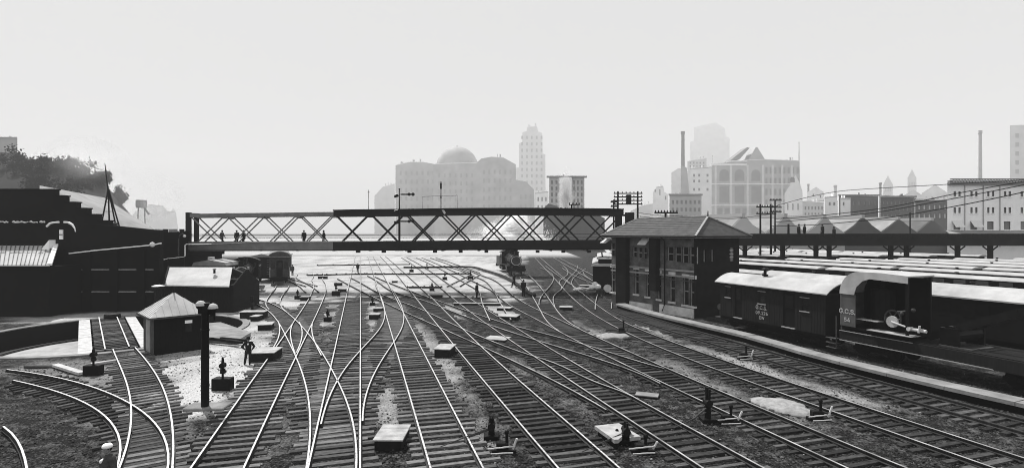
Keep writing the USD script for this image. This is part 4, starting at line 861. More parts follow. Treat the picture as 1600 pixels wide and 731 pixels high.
for u0, u1 in ((-30, 14), (19, 44), (46, 58), (62, 71)):
    wv = [(u, 347 + RNG.uniform(-.8, .8)) for u in np.arange(u0, u1 + 1, 2.5)]
    obj('snowy_ledge', tube([pt(u, v, Y1_ - .1) for u, v in wv], [.03 + .08 * RNG.random() for i in range(len(wv))], 5), 'trim_pale', RH)
obj('arch_band', tube([pt(u, v, Y1_ - .1) for u, v in ((73, 354), (78, 349), (84, 347.5), (92, 347))], .09, 6), 'plaster_white', RH)
obj('arch_band', tube([pt(u, v, Y1_ - .1) for u, v in ((100, 347), (107, 347.5), (113, 351), (117, 357), (118, 362))], [.09, .1, .09, .06, .04], 6), 'plaster_white', RH)
LR = thing('lean_to', 'low lean to with a pale ribbed metal roof at the left edge', 'shed', (0, 0, 0))
a, b = pt(-60, 414, 45.2), pt(78, 414, 45.2); c_, d_ = pt(88, 383.5, 48.9), pt(-60, 383.5, 48.9)
rv = np.array([a, b, c_, d_]); rv = np.vstack([rv, rv - [0, 0, .12]])
obj('roof', trimesh.convex.convex_hull(rv), 'plaster_roof', LR)
nrm = np.array([0, -(c_[2] - b[2]), c_[1] - b[1]]); nrm /= np.linalg.norm(nrm)
for k in range(22):
    f0 = k / 21; p, q = a + (b - a) * f0, d_ + (c_ - d_) * f0; obj('roof_seam', bar(p + nrm * .03, q + nrm * .03, .05, .06), 'roof_grey', LR)
obj('front_wall', box(a[0], b[0] - .3, 45.5, 48.9, 0, b[2] - .15), 'wall_black', LR)
obj('gable_board', bar(b + nrm * .06, c_ + nrm * .06, .3, .2), 'plaster_white', LR); obj('vent', prism([(c_[0] - .9, c_[2] - .7), (c_[0] + .1, c_[2] - .4), (c_[0] + .1, c_[2] + .5)], 48.0, 48.7, 'y'), 'plaster_white', LR)
# walls and pipes leading to the bridge
RW = thing('retaining_wall', 'dark retaining wall running from the engine house back to the bridge end', 'wall', (0, 0, 0))
obj('wall', prism([(-31.9, 53.6), (-39.4, 66), (-46, 66), (-41, 53.6)], 0, 7.1, 'z'), 'wall_sooty', RW)
obj('coping', bar((-31.9, 53.55, 7.15), (-39.4, 66, 7.2), .5, .12), 'wall_black', RW)
PP = thing('steam_pipe', 'long pale pipe climbing along the dark engine house wall', 'pipe', (0, 0, 0))
obj('pipe', tube([pt(108, 396, 48.4), pt(150, 391, 48.4), (pt(235, 383, 48.4)), pt(252, 380, 48.4)], .055), 'plaster_white', PP); obj('bracket', cat([cyl(pt(u, v, 48.4), pt(u, v, 48.95), .05) for u, v in ((120, 394.5), (180, 388), (240, 382))]), 'iron_dark', PP)
obj('joint', ball(pt(238, 382, 48.35), .22, 1), 'trim_pale', PP)
PP = thing('railing', 'pale angled pipe railing in front of the bridge pier on the left', 'railing', (0, 0, 0))
obj('pipe', tube([pt(244, 419, 52), pt(244, 409.5, 52), pt(246, 407.5, 52), pt(262, 404, 53.3), pt(288, 401, 53.3), pt(289, 400, 53.3), pt(289, 383, 53.3), pt(291, 381.5, 53.3), pt(330, 381, 61.0)], .04), 'plaster_white', PP)
obj('post', cat([cyl(pt(u, v, y_), (pt(u, v, y_)[0], y_, 0), .05) for u, v, y_ in ((262, 404, 53.3), (288, 401, 53.3))]), 'iron_dark', PP)
GO = thing('hooked_lamp', 'small hooked lamp post on the dark wall left of the bridge end', 'lamp', pt(279, 380, 53.2))
obj('post', tube([(0, 0, -1.2), (0, 0, .3), (.1, 0, .75), (.35, 0, .95), (.55, 0, .8)], .06), 'iron_grey', GO); obj('shade', ball((.58, 0, .7), .14, 1), 'trim_pale', GO)
BB = thing('wall_crest', 'row of low posts and pale panels along the crest of the left wall', 'fence', (0, 0, 0))
for u0, u1, m_ in ((210, 232, 'trim_grey'), (234, 240, 'trim_pale'), (242, 252, 'trim_pale'), (254, 262, 'timber_dark'), (264, 276, 'trim_grey'), (280, 287, 'timber_dark')):
    a, b = pt(u0, 366, 62), pt(u1, 358, 62); obj('panel', box(a[0], b[0], 62, 62.15, a[2], b[2]), m_, BB)
obj('rail', bar(pt(190, 366, 62), pt(300, 366.5, 62), .1, .12), 'timber_dark', BB); obj('post', cat([box(pt(u, 366, 62)[0] - .08, pt(u, 366, 62)[0] + .08, 62.16, 62.3, 5, pt(u, 361, 62)[2]) for u in range(192, 300, 12)]), 'timber_dark', BB)

SR = thing('long_shed', 'long building with a broad pale sloping roof behind the stepped parapet', 'building', (0, 0, 0))
q0, q1, q2, q3 = pt(62, 290, 95), pt(163, 309, 125), pt(250, 364, 110), pt(62, 346, 80)
obj('roof', trimesh.convex.convex_hull(np.vstack([[q0, q1, q2, q3], np.array([q0, q1, q2, q3]) - [0, 0, .3]])), 'roof_light_grey', SR)
obj('wall', trimesh.convex.convex_hull(np.array([q3 - [0, -.3, .4], q2 - [0, -.3, .4], [q3[0], q3[1] + .3, 0], [q2[0], q2[1] + .3, 0], [q3[0], q3[1] + 20, 0], [q2[0], q2[1] + 8, 0]])), 'wall_sooty', SR)
# tripod derrick
TDK = thing('tripod_derrick', 'slender dark tripod derrick with a tall pole on the left skyline', 'derrick', pt(171, 353, 60))
obj('pole', tube([(.0, 0, -.5), (-.1, 0, 3.4), (-.5, 0, 6.9)], [.09, .07, .03], 6), 'iron_black', TDK)
for dx in (-.75, .55, .95): obj('leg', bar((dx, .3 if dx > 0 else -.3, -.3), (-.12, 0, 4.1), .11, .11), 'iron_black', TDK)
obj('winch', cat(cyl((.2, -.1, .2), (.9, -.1, .2), .16), box(.1, 1.1, -.3, .1, -.1, .05)), 'iron_grey', TDK); obj('brace', cat(bar((-.45, 0, 1.6), (.4, .1, 1.6), .05, .05), bar((-.3, 0, 2.6), (.2, .1, 2.6), .05, .05)), 'iron_black', TDK)

# hillside with trees
hx = np.linspace(-420, -88, 60); hy = np.linspace(150, 420, 24)
HX, HY = np.meshgrid(hx, hy)
crest = np.interp(HX / HY * FPX + 800, [-400, 20, 60, 110, 165, 200, 235, 300], [46, 40, 36, 34, 27, 14, 5, -2])
hz = crest * np.clip((HY - 150) / 75, 0, 1) ** .8 * (HY / 225) ** .6 + (meshkit.fbm(np.c_[HX.ravel() / 18, HY.ravel() / 18, HX.ravel() * 0], 4, 5).reshape(HX.shape) - .5) * 7 * np.clip((HY - 150) / 40, 0, 1) - 1.0
I, J = np.meshgrid(np.arange(59), np.arange(23)); a = (J * 60 + I).ravel()
hm = trimesh.Trimesh(np.c_[HX.ravel(), HY.ravel(), hz.ravel()], np.vstack([np.c_[a, a + 1, a + 61], np.c_[a, a + 61, a + 60]]), process=False)
obj('hillside', hm, 'hill_earth', smooth=True, kind='structure')
def tree(u, v_top, y, w, lab, seed):
    rn = np.random.default_rng(seed); top = pt(u, v_top, y); h = 11.0; t_ = thing('tree', lab, 'tree', (top[0], y, top[2] - h))
    tr = [cyl((0, 0, -2), (.1, 0, h * .6), .35, .16, 7)]
    for k in range(7):
        a = rn.uniform(0, 6.28); z_ = h * rn.uniform(.35, .6); tr.append(cyl((0, 0, z_), (math.cos(a) * w * .6, math.sin(a) * w * .6, z_ + h * .22), .12, .04, 5))
    obj('trunk', cat(tr), 'timber_dark', t_)
    n = 1500; cl = rn.normal(0, 1, (14, 3)) * [w * .42, w * .42, h * .17] + [0, 0, h * .68]
    c = cl[rn.integers(0, 14, n)] + rn.normal(0, 1, (n, 3)) * [w * .17, w * .17, h * .085]
    a = rn.normal(0, 1, (n, 3)); a /= np.linalg.norm(a, axis=1, keepdims=True); b = np.cross(a, rn.normal(0, 1, (n, 3))); b /= np.linalg.norm(b, axis=1, keepdims=True)
    s_ = rn.uniform(.25, .55, (n, 1)); v = np.stack([c - a * s_, c + b * s_ * .7, c + a * s_, c - b * s_ * .7], 1).reshape(-1, 3)
    i = np.arange(n)[:, None] * 4; obj('crown', trimesh.Trimesh(v, np.vstack([i + [0, 1, 2], i + [0, 2, 3]]), process=False), 'leaf', t_)
for k, (u, v, y, w, lab) in enumerate([(26, 238, 215, 6, 'dark tree at the left edge of the smoky hillside'), (52, 247, 212, 6.5, 'second tree from the left edge on the smoky hillside'), (78, 250, 216, 6, 'dark tree on the hillside above the top step of the parapet'),
     (104, 246, 222, 5, 'taller tree in the middle of the hillside row'), (124, 272, 214, 4, 'small tree low on the hillside between two larger ones'), (142, 262, 226, 6.5, 'round tree just left of the tripod derrick'), (158, 266, 230, 5, 'tree directly behind the tripod derrick'), (60, 270, 190, 6, 'tree lower down the hillside just above the pale sloping roof'), (96, 282, 192, 5, 'bushy tree at the foot of the hillside row'), (185, 300, 238, 4, 'faint low tree right of the tripod derrick')]):
    tree(u, v, y, w, lab, 100 + k)

# ---------------------------------------------------------------- shed and hut
SH = thing('tool_shed', 'dark wooden shed with a broad pale roof behind the pyramid roofed hut', 'shed', (0, 0, 0))
e0, e1 = pt(254, 445, 47.6), pt(358, 447, 47.6); r0, r1 = pt(262, 417.5, 50.4), pt(363, 417.5, 50.4)
bk0, bk1 = e0 + [0, 5.6, .15], e1 + [0, 5.6, .15]
obj('roof', trimesh.convex.convex_hull(np.vstack([[e0, e1, r0, r1], np.array([e0, e1, r0, r1]) - [0, 0, .1]])), 'plaster_roof', SH)
obj('roof', trimesh.convex.convex_hull(np.vstack([[bk0, bk1, r0 + [0, .01, 0], r1 + [0, .01, 0]], np.array([bk0, bk1, r0, r1]) - [0, 0, .1]])), 'roof_canvas', SH)
wx0, wx1 = pt(251, 488, 48)[0], pt(365, 488, 48)[0]
obj('wall', box(wx0, wx1, 48.0, 52.9, -.05, e0[2] - .05), 'timber_dark', SH)
for x_ in (wx0 + .02, wx1 - .14): obj('gable', prism([(48.02, e0[2] - .1), (52.88, e0[2] - .1), (50.4, r0[2] - .15)], x_, x_ + .12, 'x'), 'timber_dark', SH)
for k in range(26): obj('board', box(wx0 + .02 + k * (wx1 - wx0) / 26, wx0 - .015 + (k + 1) * (wx1 - wx0) / 26, 47.96, 47.998, 0, e0[2] - .12), 'wall_sooty', SH)
vv = pt(335, 427, 49.2); obj('roof_vent', cat(cyl(vv, vv + [0, 0, .35], .1), cyl(vv + [0, 0, .35], vv + [0, 0, .45], .2, .05)), 'iron_black', SH)
obj('barge_rafter', cat(bar(e0 + [.1, 0, .06], r0 + [.1, 0, .06], .12, .1)), 'timber_dark', SH)
ST = thing('stove_pipe', 'squat dark chimney pot between the shed and the hut', 'chimney', pt(247, 458, 46)); obj('pot', cat(cyl((0, 0, -2), (0, 0, .4), .3, .28), cyl((0, 0, .4), (0, 0, .6), .42, .42)), 'iron_dark', ST); obj('cap', cyl((0, 0, .6), (0, 0, .72), .5, .2), 'trim_pale', ST)

HB = gp(272, 551)
HUT = thing('watch_hut', 'small dark hut with a pale pyramid roof beside the turntable', 'hut', (HB[0] - .7, HB[1] + 1.1, 0), math.radians(45))
hw = 1.28; H0 = 2.2
obj('wall', box(-hw, hw, -hw, hw, -.05, H0), 'timber_dark', HUT)
for s_ in (-1, 1):
    for k in range(9):
        x_ = -hw + k * 2 * hw / 9
        obj('board', box(x_ + .006, x_ + 2 * hw / 9 - .006, s_ * (hw + .014) - .012, s_ * (hw + .014) + .012, 0, H0 - .03), 'wall_sooty', HUT)
obj('side_boarding', cat([box(-hw - .025, -hw - .003, -hw + k * .32 + .01, -hw + (k + 1) * .32 - .01, 0, H0 - .03) for k in range(8)]), 'timber_mid', HUT)
ap = np.array([0, 0, 3.42]); eo = 1.58; ec = np.array([(-eo, -eo, H0 - .06), (eo, -eo, H0 - .06), (eo, eo, H0 - .06), (-eo, eo, H0 - .06)])
obj('roof', trimesh.Trimesh(np.vstack([ec, [ap]]), [[0, 1, 4], [1, 2, 4], [2, 3, 4], [3, 0, 4], [0, 2, 1], [0, 3, 2]], process=False), 'plaster_roof', HUT)
obj('roof_edge', cat([bar(ec[i], ec[(i + 1) % 4], .06, .1) for i in range(4)]), 'timber_mid', HUT)
for q in range(4):
    for k in range(1, 8):
        p_ = ec[q] + (ec[(q + 1) % 4] - ec[q]) * k / 8; f_ = 1 - abs(k / 8 - .5) * 2; e_ = ec[q] * (1 - .5) + ec[(q + 1) % 4] * .5
        t_p = p_ + (ap - e_) * f_; obj('roof_batten', bar(p_ + [0, 0, .012], p_ + (t_p - p_) * .97 + [0, 0, .012], .03, .03), 'plaster_roof', HUT)
obj('finial', cyl(ap - [0, 0, .05], ap + [0, 0, .35], .06, .03), 'iron_dark', HUT)
w_ = obj('window', box(.28, .62, -hw - .05, -hw - .027, 1.15, 1.85), 'glass_dark', HUT); obj('shutter', box(.26, .64, -hw - .075, -hw - .051, 1.66, 1.84), 'plaster_white', w_)
obj('door_frame', box(-hw - .06, -hw - .026, -.5, .45, .05, 1.95), 'trim_grey', HUT)

# low platform with timbers to the right of the hut
LP = thing('loading_stage', 'low grey stage with loose timbers right of the hut', 'platform', (0, 0, 0))
a = [gp(u, v, .25)[:2] for u, v in ((316, 505), (345, 503), (392, 519), (372, 531), (318, 529))]
obj('deck', prism(Polygon(a), 0, .25, 'z'), 'concrete_pale', LP); obj('timber', cat([bar(gp(u0, v0, .3), gp(u1, v1, .3), .16, .14) for u0, v0, u1, v1 in ((318, 528, 372, 533), (330, 529, 378, 535), (345, 528, 386, 532))]), 'timber_dark', LP)
LP = thing('plank_pile', 'pale board lying beside the curved track near the left edge', 'planks', (0, 0, 0))
obj('plank', bar(gp(86, 570, .12), gp(128, 583, .12), .3, .12), 'timber_pale', LP); obj('plank', bar(gp(40, 572, .06), gp(88, 572, .06), .25, .1), 'timber_mid', LP); obj('plank', bar(gp(142, 569, .08), gp(182, 563, .08), .22, .12), 'timber_pale', LP)
# ---------------------------------------------------------------- lamp post, boxes, switch stands
lp = gp(320.5, 638)
t_ = thing('lamp_post', 'thick dark lamp post with two round lamps at its top', 'lamp post', lp)
s_ = lp[1] / FPX
obj('post', cat(cyl((0, 0, -.2), (0, 0, 150 * s_), .15, .14, 14), cyl((0, 0, 150 * s_), (0, 0, 165 * s_), .19, .17, 14)), 'iron_black', t_)
for k in range(3): obj('band', cyl((0, 0, .9 + k * 1.1), (0, 0, .97 + k * 1.1), .165, n=14), 'iron_black', t_)
for dx, dz, dy in ((-.12, 161 * s_, -.1), (.28, 156 * s_, .05)):
    l_ = obj('lamp', cat(ball((dx, dy, dz), .17, 2), cyl((dx, dy, dz - .3), (dx, dy, dz), .1)), 'iron_black', t_)
    obj('lamp_hood', lathe([(.0, .2), (.1, .17), (.17, .1), (.2, .0), (.185, -.01), (.15, .08), (0, .17)], 14, (dx, dy, dz + .01)), 'roof_white', l_)
obj('lamp_arm', cat(cyl((0, 0, 146 * s_), (.34, .05, 150 * s_), .05), cyl((.34, .05, 138 * s_), (.34, .05, 152 * s_), .04)), 'iron_black', t_)
obj('footing', rbox(-.75, .85, -.3, .55, -.05, .1, .03), 'concrete_pale', t_)

def lid_box(name, lab, u, v, w, d, h, rot=0.0, seam=0, top='lid_pale', catg='box'):
    """equipment box: (u, v) is the middle of its near top edge; w wide, d deep, h high"""
    p = gp(u, v, h); t_ = thing(name, lab, catg, (p[0], p[1], 0), rot)
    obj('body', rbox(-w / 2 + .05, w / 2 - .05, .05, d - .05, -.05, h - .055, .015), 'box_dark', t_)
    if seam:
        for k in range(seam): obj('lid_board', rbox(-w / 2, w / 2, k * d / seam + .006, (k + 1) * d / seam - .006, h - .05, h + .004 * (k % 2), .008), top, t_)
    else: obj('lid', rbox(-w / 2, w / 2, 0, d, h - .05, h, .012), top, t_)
    for x_ in (-w / 2 + .09, w / 2 - .09): obj('corner_iron', box(x_ - .03, x_ + .03, .035, .05, 0, h - .06), 'iron_dark', t_)
    return t_
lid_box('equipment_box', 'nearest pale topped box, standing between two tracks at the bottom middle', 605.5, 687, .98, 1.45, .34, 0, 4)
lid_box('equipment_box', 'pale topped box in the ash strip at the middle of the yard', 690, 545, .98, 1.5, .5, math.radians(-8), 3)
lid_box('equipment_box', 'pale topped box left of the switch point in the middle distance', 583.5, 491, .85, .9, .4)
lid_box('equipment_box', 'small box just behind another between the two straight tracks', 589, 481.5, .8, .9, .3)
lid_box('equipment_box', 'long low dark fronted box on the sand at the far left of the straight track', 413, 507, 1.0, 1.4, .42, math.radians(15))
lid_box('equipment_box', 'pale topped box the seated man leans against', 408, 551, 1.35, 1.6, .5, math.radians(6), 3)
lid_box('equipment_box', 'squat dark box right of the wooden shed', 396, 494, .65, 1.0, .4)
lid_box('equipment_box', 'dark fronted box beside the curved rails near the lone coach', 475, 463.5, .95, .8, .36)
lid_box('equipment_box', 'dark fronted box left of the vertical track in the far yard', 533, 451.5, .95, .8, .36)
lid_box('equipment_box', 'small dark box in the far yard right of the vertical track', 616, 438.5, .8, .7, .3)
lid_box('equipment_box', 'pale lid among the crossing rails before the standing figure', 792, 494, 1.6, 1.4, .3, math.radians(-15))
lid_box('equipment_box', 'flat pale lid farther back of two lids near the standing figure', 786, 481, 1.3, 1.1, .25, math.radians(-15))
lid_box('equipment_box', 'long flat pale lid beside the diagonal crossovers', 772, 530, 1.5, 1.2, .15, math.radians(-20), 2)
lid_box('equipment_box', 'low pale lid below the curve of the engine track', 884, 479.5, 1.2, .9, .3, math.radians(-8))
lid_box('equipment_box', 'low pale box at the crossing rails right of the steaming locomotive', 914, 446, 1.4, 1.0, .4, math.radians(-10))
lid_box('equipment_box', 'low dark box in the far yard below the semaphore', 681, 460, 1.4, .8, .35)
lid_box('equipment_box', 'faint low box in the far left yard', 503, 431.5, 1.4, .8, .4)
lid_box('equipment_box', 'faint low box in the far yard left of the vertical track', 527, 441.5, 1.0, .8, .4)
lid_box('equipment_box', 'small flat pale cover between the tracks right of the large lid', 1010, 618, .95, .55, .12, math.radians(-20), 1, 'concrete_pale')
lid_box('trough_lid', 'long pale board lying along the edge of the bridge shadow', 745, 473.5, 4.6, .5, .25, math.radians(-3), 0, 'lid_pale', 'board')
lid_box('trough_lid', 'pale stone block beside the shed and the stop signal', 393, 487, 2.0, 1.0, .6, math.radians(4), 0, 'lid_pale', 'block')

# large pale lid with a notch
t_ = thing('pit_lid', 'large pale notched lid lying between two tracks in the foreground', 'lid', (0, 0, 0))
q = [gp(u, v, .3)[:2] for u, v in ((929, 664.5), (967, 660.5), (975, 665.5), (977, 671), (971, 674), (972, 681), (966, 686), (960, 686.5))]
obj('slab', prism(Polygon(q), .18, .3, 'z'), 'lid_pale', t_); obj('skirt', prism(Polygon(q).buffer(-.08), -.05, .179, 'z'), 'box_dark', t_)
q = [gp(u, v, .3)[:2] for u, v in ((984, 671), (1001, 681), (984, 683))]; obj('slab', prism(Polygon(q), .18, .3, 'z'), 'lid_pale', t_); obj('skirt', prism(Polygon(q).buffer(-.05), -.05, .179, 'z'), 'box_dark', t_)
kn = gp(964, 672, .31); obj('knob', cat(ball(kn, .06, 1)), 'iron_black', t_)
t_ = thing('sand_heap', 'pale spilled heap of sand beside the second track from the platform', 'sand heap', gp(1224, 636))
hm = trimesh.creation.icosphere(4, 1.0); hm.vertices *= (1.35, .7, .22); hm.vertices += (meshkit.fbm(hm.vertices * 2.3, 3, 9)[:, None] - .5) * [.5, .5, .16]; obj('heap', rotz(hm, math.radians(-58)), 'rubble', t_, True)
t_ = thing('sand_heap', 'small pale heap of ballast by the curve before the signal tower', 'sand heap', gp(957, 526))
hm = trimesh.creation.icosphere(3, 1.0); hm.vertices *= (1.15, .8, .22); hm.vertices += (meshkit.fbm(hm.vertices * 2.3, 3, 19)[:, None] - .5) * [.4, .4, .14]; obj('heap', hm, 'rubble', t_, True)
t_ = thing('sand_heap', 'small pale pile by the track crossing right of the locomotive', 'sand heap', gp(911, 453))
hm = trimesh.creation.icosphere(3, 1.0); hm.vertices *= (1.3, .9, .35); hm.vertices += (meshkit.fbm(hm.vertices * 2.3, 3, 29)[:, None] - .5) * [.4, .4, .2]; obj('heap', hm, 'rubble', t_, True)

def stand(u, v, h, lab, kind='dwarf', rot=0.0, bright=False):
    """switch stands and dwarf signals; (u, v) is the foot"""
    p = gp(u, v); t_ = thing('switch_stand' if kind != 'dwarf' else 'dwarf_signal', lab, 'switch stand' if kind != 'dwarf' else 'signal', p, rot)
    if kind == 'dwarf':
        obj('base_box', rbox(-.28 * h, .28 * h, -.22, .22, -.05, h * .36, .02), 'iron_black', t_)
        obj('post', cyl((0, 0, h * .36), (0, 0, h * .75), .05, n=8), 'iron_black', t_)
        obj('lamp', cat(cyl((0, 0, h * .5), (0, 0, h * .64), .11, n=10), cyl((0, -.12, h * .74), (0, .12, h * .74), .12, n=10), cyl((0, 0, h * .82), (0, 0, h), .07, .04, 8), cyl((.02, -.1, h * .55), (.2, -.1, h * .58), .06)), 'iron_black', t_)
    elif kind == 'tall':
        obj('base_plate', rbox(-.26, .26, -.26, .26, -.05, .12, .02), 'iron_black', t_); obj('column', cat(cyl((0, 0, .1), (0, 0, h * .75), .12, .09, 10), cyl((0, 0, h * .75), (0, 0, h), .09, .07, 8)), 'iron_black', t_)
        obj('target', box(-.03, .03, -.22, .22, h * .72, h * .98), 'iron_black', t_); obj('lamp', cat(cyl((0, -.2, h * .55), (0, .2, h * .55), .13, n=10)), 'iron_dark', t_)
        obj('throw_rod', cyl((-.1, -.1, .35), (-1.6, -1.1, .12), .018, n=6), 'iron_grey', t_); obj('lever', cyl((-.1, -.1, h * .4), (-.75, -.5, .2), .03, n=6), 'iron_grey', t_)
    else:
        obj('base_plate', rbox(-.38, .38, -.16, .16, -.05, .1, .02), 'iron_black', t_); obj('motor_box', rbox(-.24, .16, -.14, .14, .1, h * .5, .03), 'iron_black', t_)
        obj('spindle', cat(cyl((.1, 0, h * .5), (.1, 0, h), .05, n=8), ball((.1, 0, h), .08, 1)), 'iron_black', t_); obj('lever', cat(cyl((.3, -.15, .15), (.42, -.2, h * .8), .035, n=6), cyl((-.5, -.3, .2), (.35, -.2, .25), .022, n=6), cyl((-.4, -.42, .1), (.3, -.4, .12), .02, n=6)), 'trim_pale' if bright else 'iron_grey', t_)
    return t_
stand(348, 608, 1.45, 'dwarf signal on a dark box between the lamp post and the seated man')
stand(146, 585, 1.35, 'dark dwarf signal at the near end of the turntable walkway')
stand(512, 502, .95, 'small dark dwarf signal on the sand between the two straight tracks')
stand(525, 462, 1.5, 'dwarf signal beside a dark box in the middle distance')
stand(582, 477, .8, 'tiny dwarf signal on top of the pair of small boxes')
stand(394, 491, 1.6, 'stop signal by the pale stone block right of the shed', 'tall')
stand(1106, 657, 1.25, 'tall dark switch stand with a thin throw rod in the right foreground', 'tall')
stand(1138, 660, .6, 'short switch stand with a bright lever just right of the tall one', 'low', bright=True)
stand(1278, 655, .7, 'switch stand with a bright fitting beside the pale sand heap', 'low', bright=True)
stand(978, 690, .7, 'dark switch stand standing over the notch of the large pale lid', 'tall')
stand(1004, 705, .5, 'switch stand with a bright lever at the bottom edge right of the large lid', 'low', bright=True)
stand(768, 683, .75, 'dark switch stand between two tracks in the bottom middle', 'tall')
stand(787, 705, .62, 'switch stand with a bright bent lever at the bottom middle', 'low', bright=True)
stand(972, 522, .9, 'small dark stand beside the ballast heap before the tower', 'low')
stand(1163, 561, .7, 'switch stand with a bright lever between the rusty track and its neighbour', 'low', bright=True)
stand(643, 425, 1.3, 'faint dwarf signal in the far yard beneath the semaphore')
stand(695, 437, 1.2, 'faint dwarf signal in the far yard left of the standing figure')
stand(735, 437, 1.4, 'dwarf signal in the far yard just behind the standing figure')
stand(675, 454, 1.0, 'dwarf signal in front of the low dark box in the far yard')
stand(667, 420, 1.2, 'faint dwarf signal far off under the middle of the bridge')
stand(778, 415, 1.6, 'faint dwarf signal far off left of the locomotive')
stand(465, 467, 1.0, 'small stand beside the curved coach rails')

# pipes and rods across the yard
t_ = thing('signal_pipe', 'dark pipe curving across the far yard to the bridge shadow', 'pipe', (0, 0, 0)); pp = spaced(dense([gp(u, v)[:2] for u, v in ((631, 420), (690, 419.5), (727, 419), (752, 423), (780, 432), (806, 446), (822, 458), (838, 467))], 2), 2.0)
obj('pipe', tube(np.c_[pp, np.full(len(pp), .3)], .2, 6), 'iron_dark', t_)
for k, (u0, u1, v0, v1) in enumerate([(620, 735, 428.5, 427.5), (496, 640, 414.5, 413), (480, 570, 430, 428), (636, 690, 449, 449), (560, 640, 428, 428)]):
    t_ = thing('rod_run', ['long dark rod run across the far yard in front of the standing figure', 'faint rod run at the far edge of the yard', 'faint rod run far off left of the vertical track', 'dark rod run among the crossing rails', 'dark rod run crossing the two middle tracks far off'][k], 'rods', (0, 0, 0))
    obj('rod', bar(gp(u0, v0, .2), gp(u1, v1, .2), .12, .22), 'iron_dark', t_)
    obj('stool', cat([box(x_ - .1, x_ + .1, y_ - .1, y_ + .1, 0, .2) for x_, y_ in np.linspace(gp(u0, v0)[:2], gp(u1, v1)[:2], 7)]), 'iron_dark', t_)

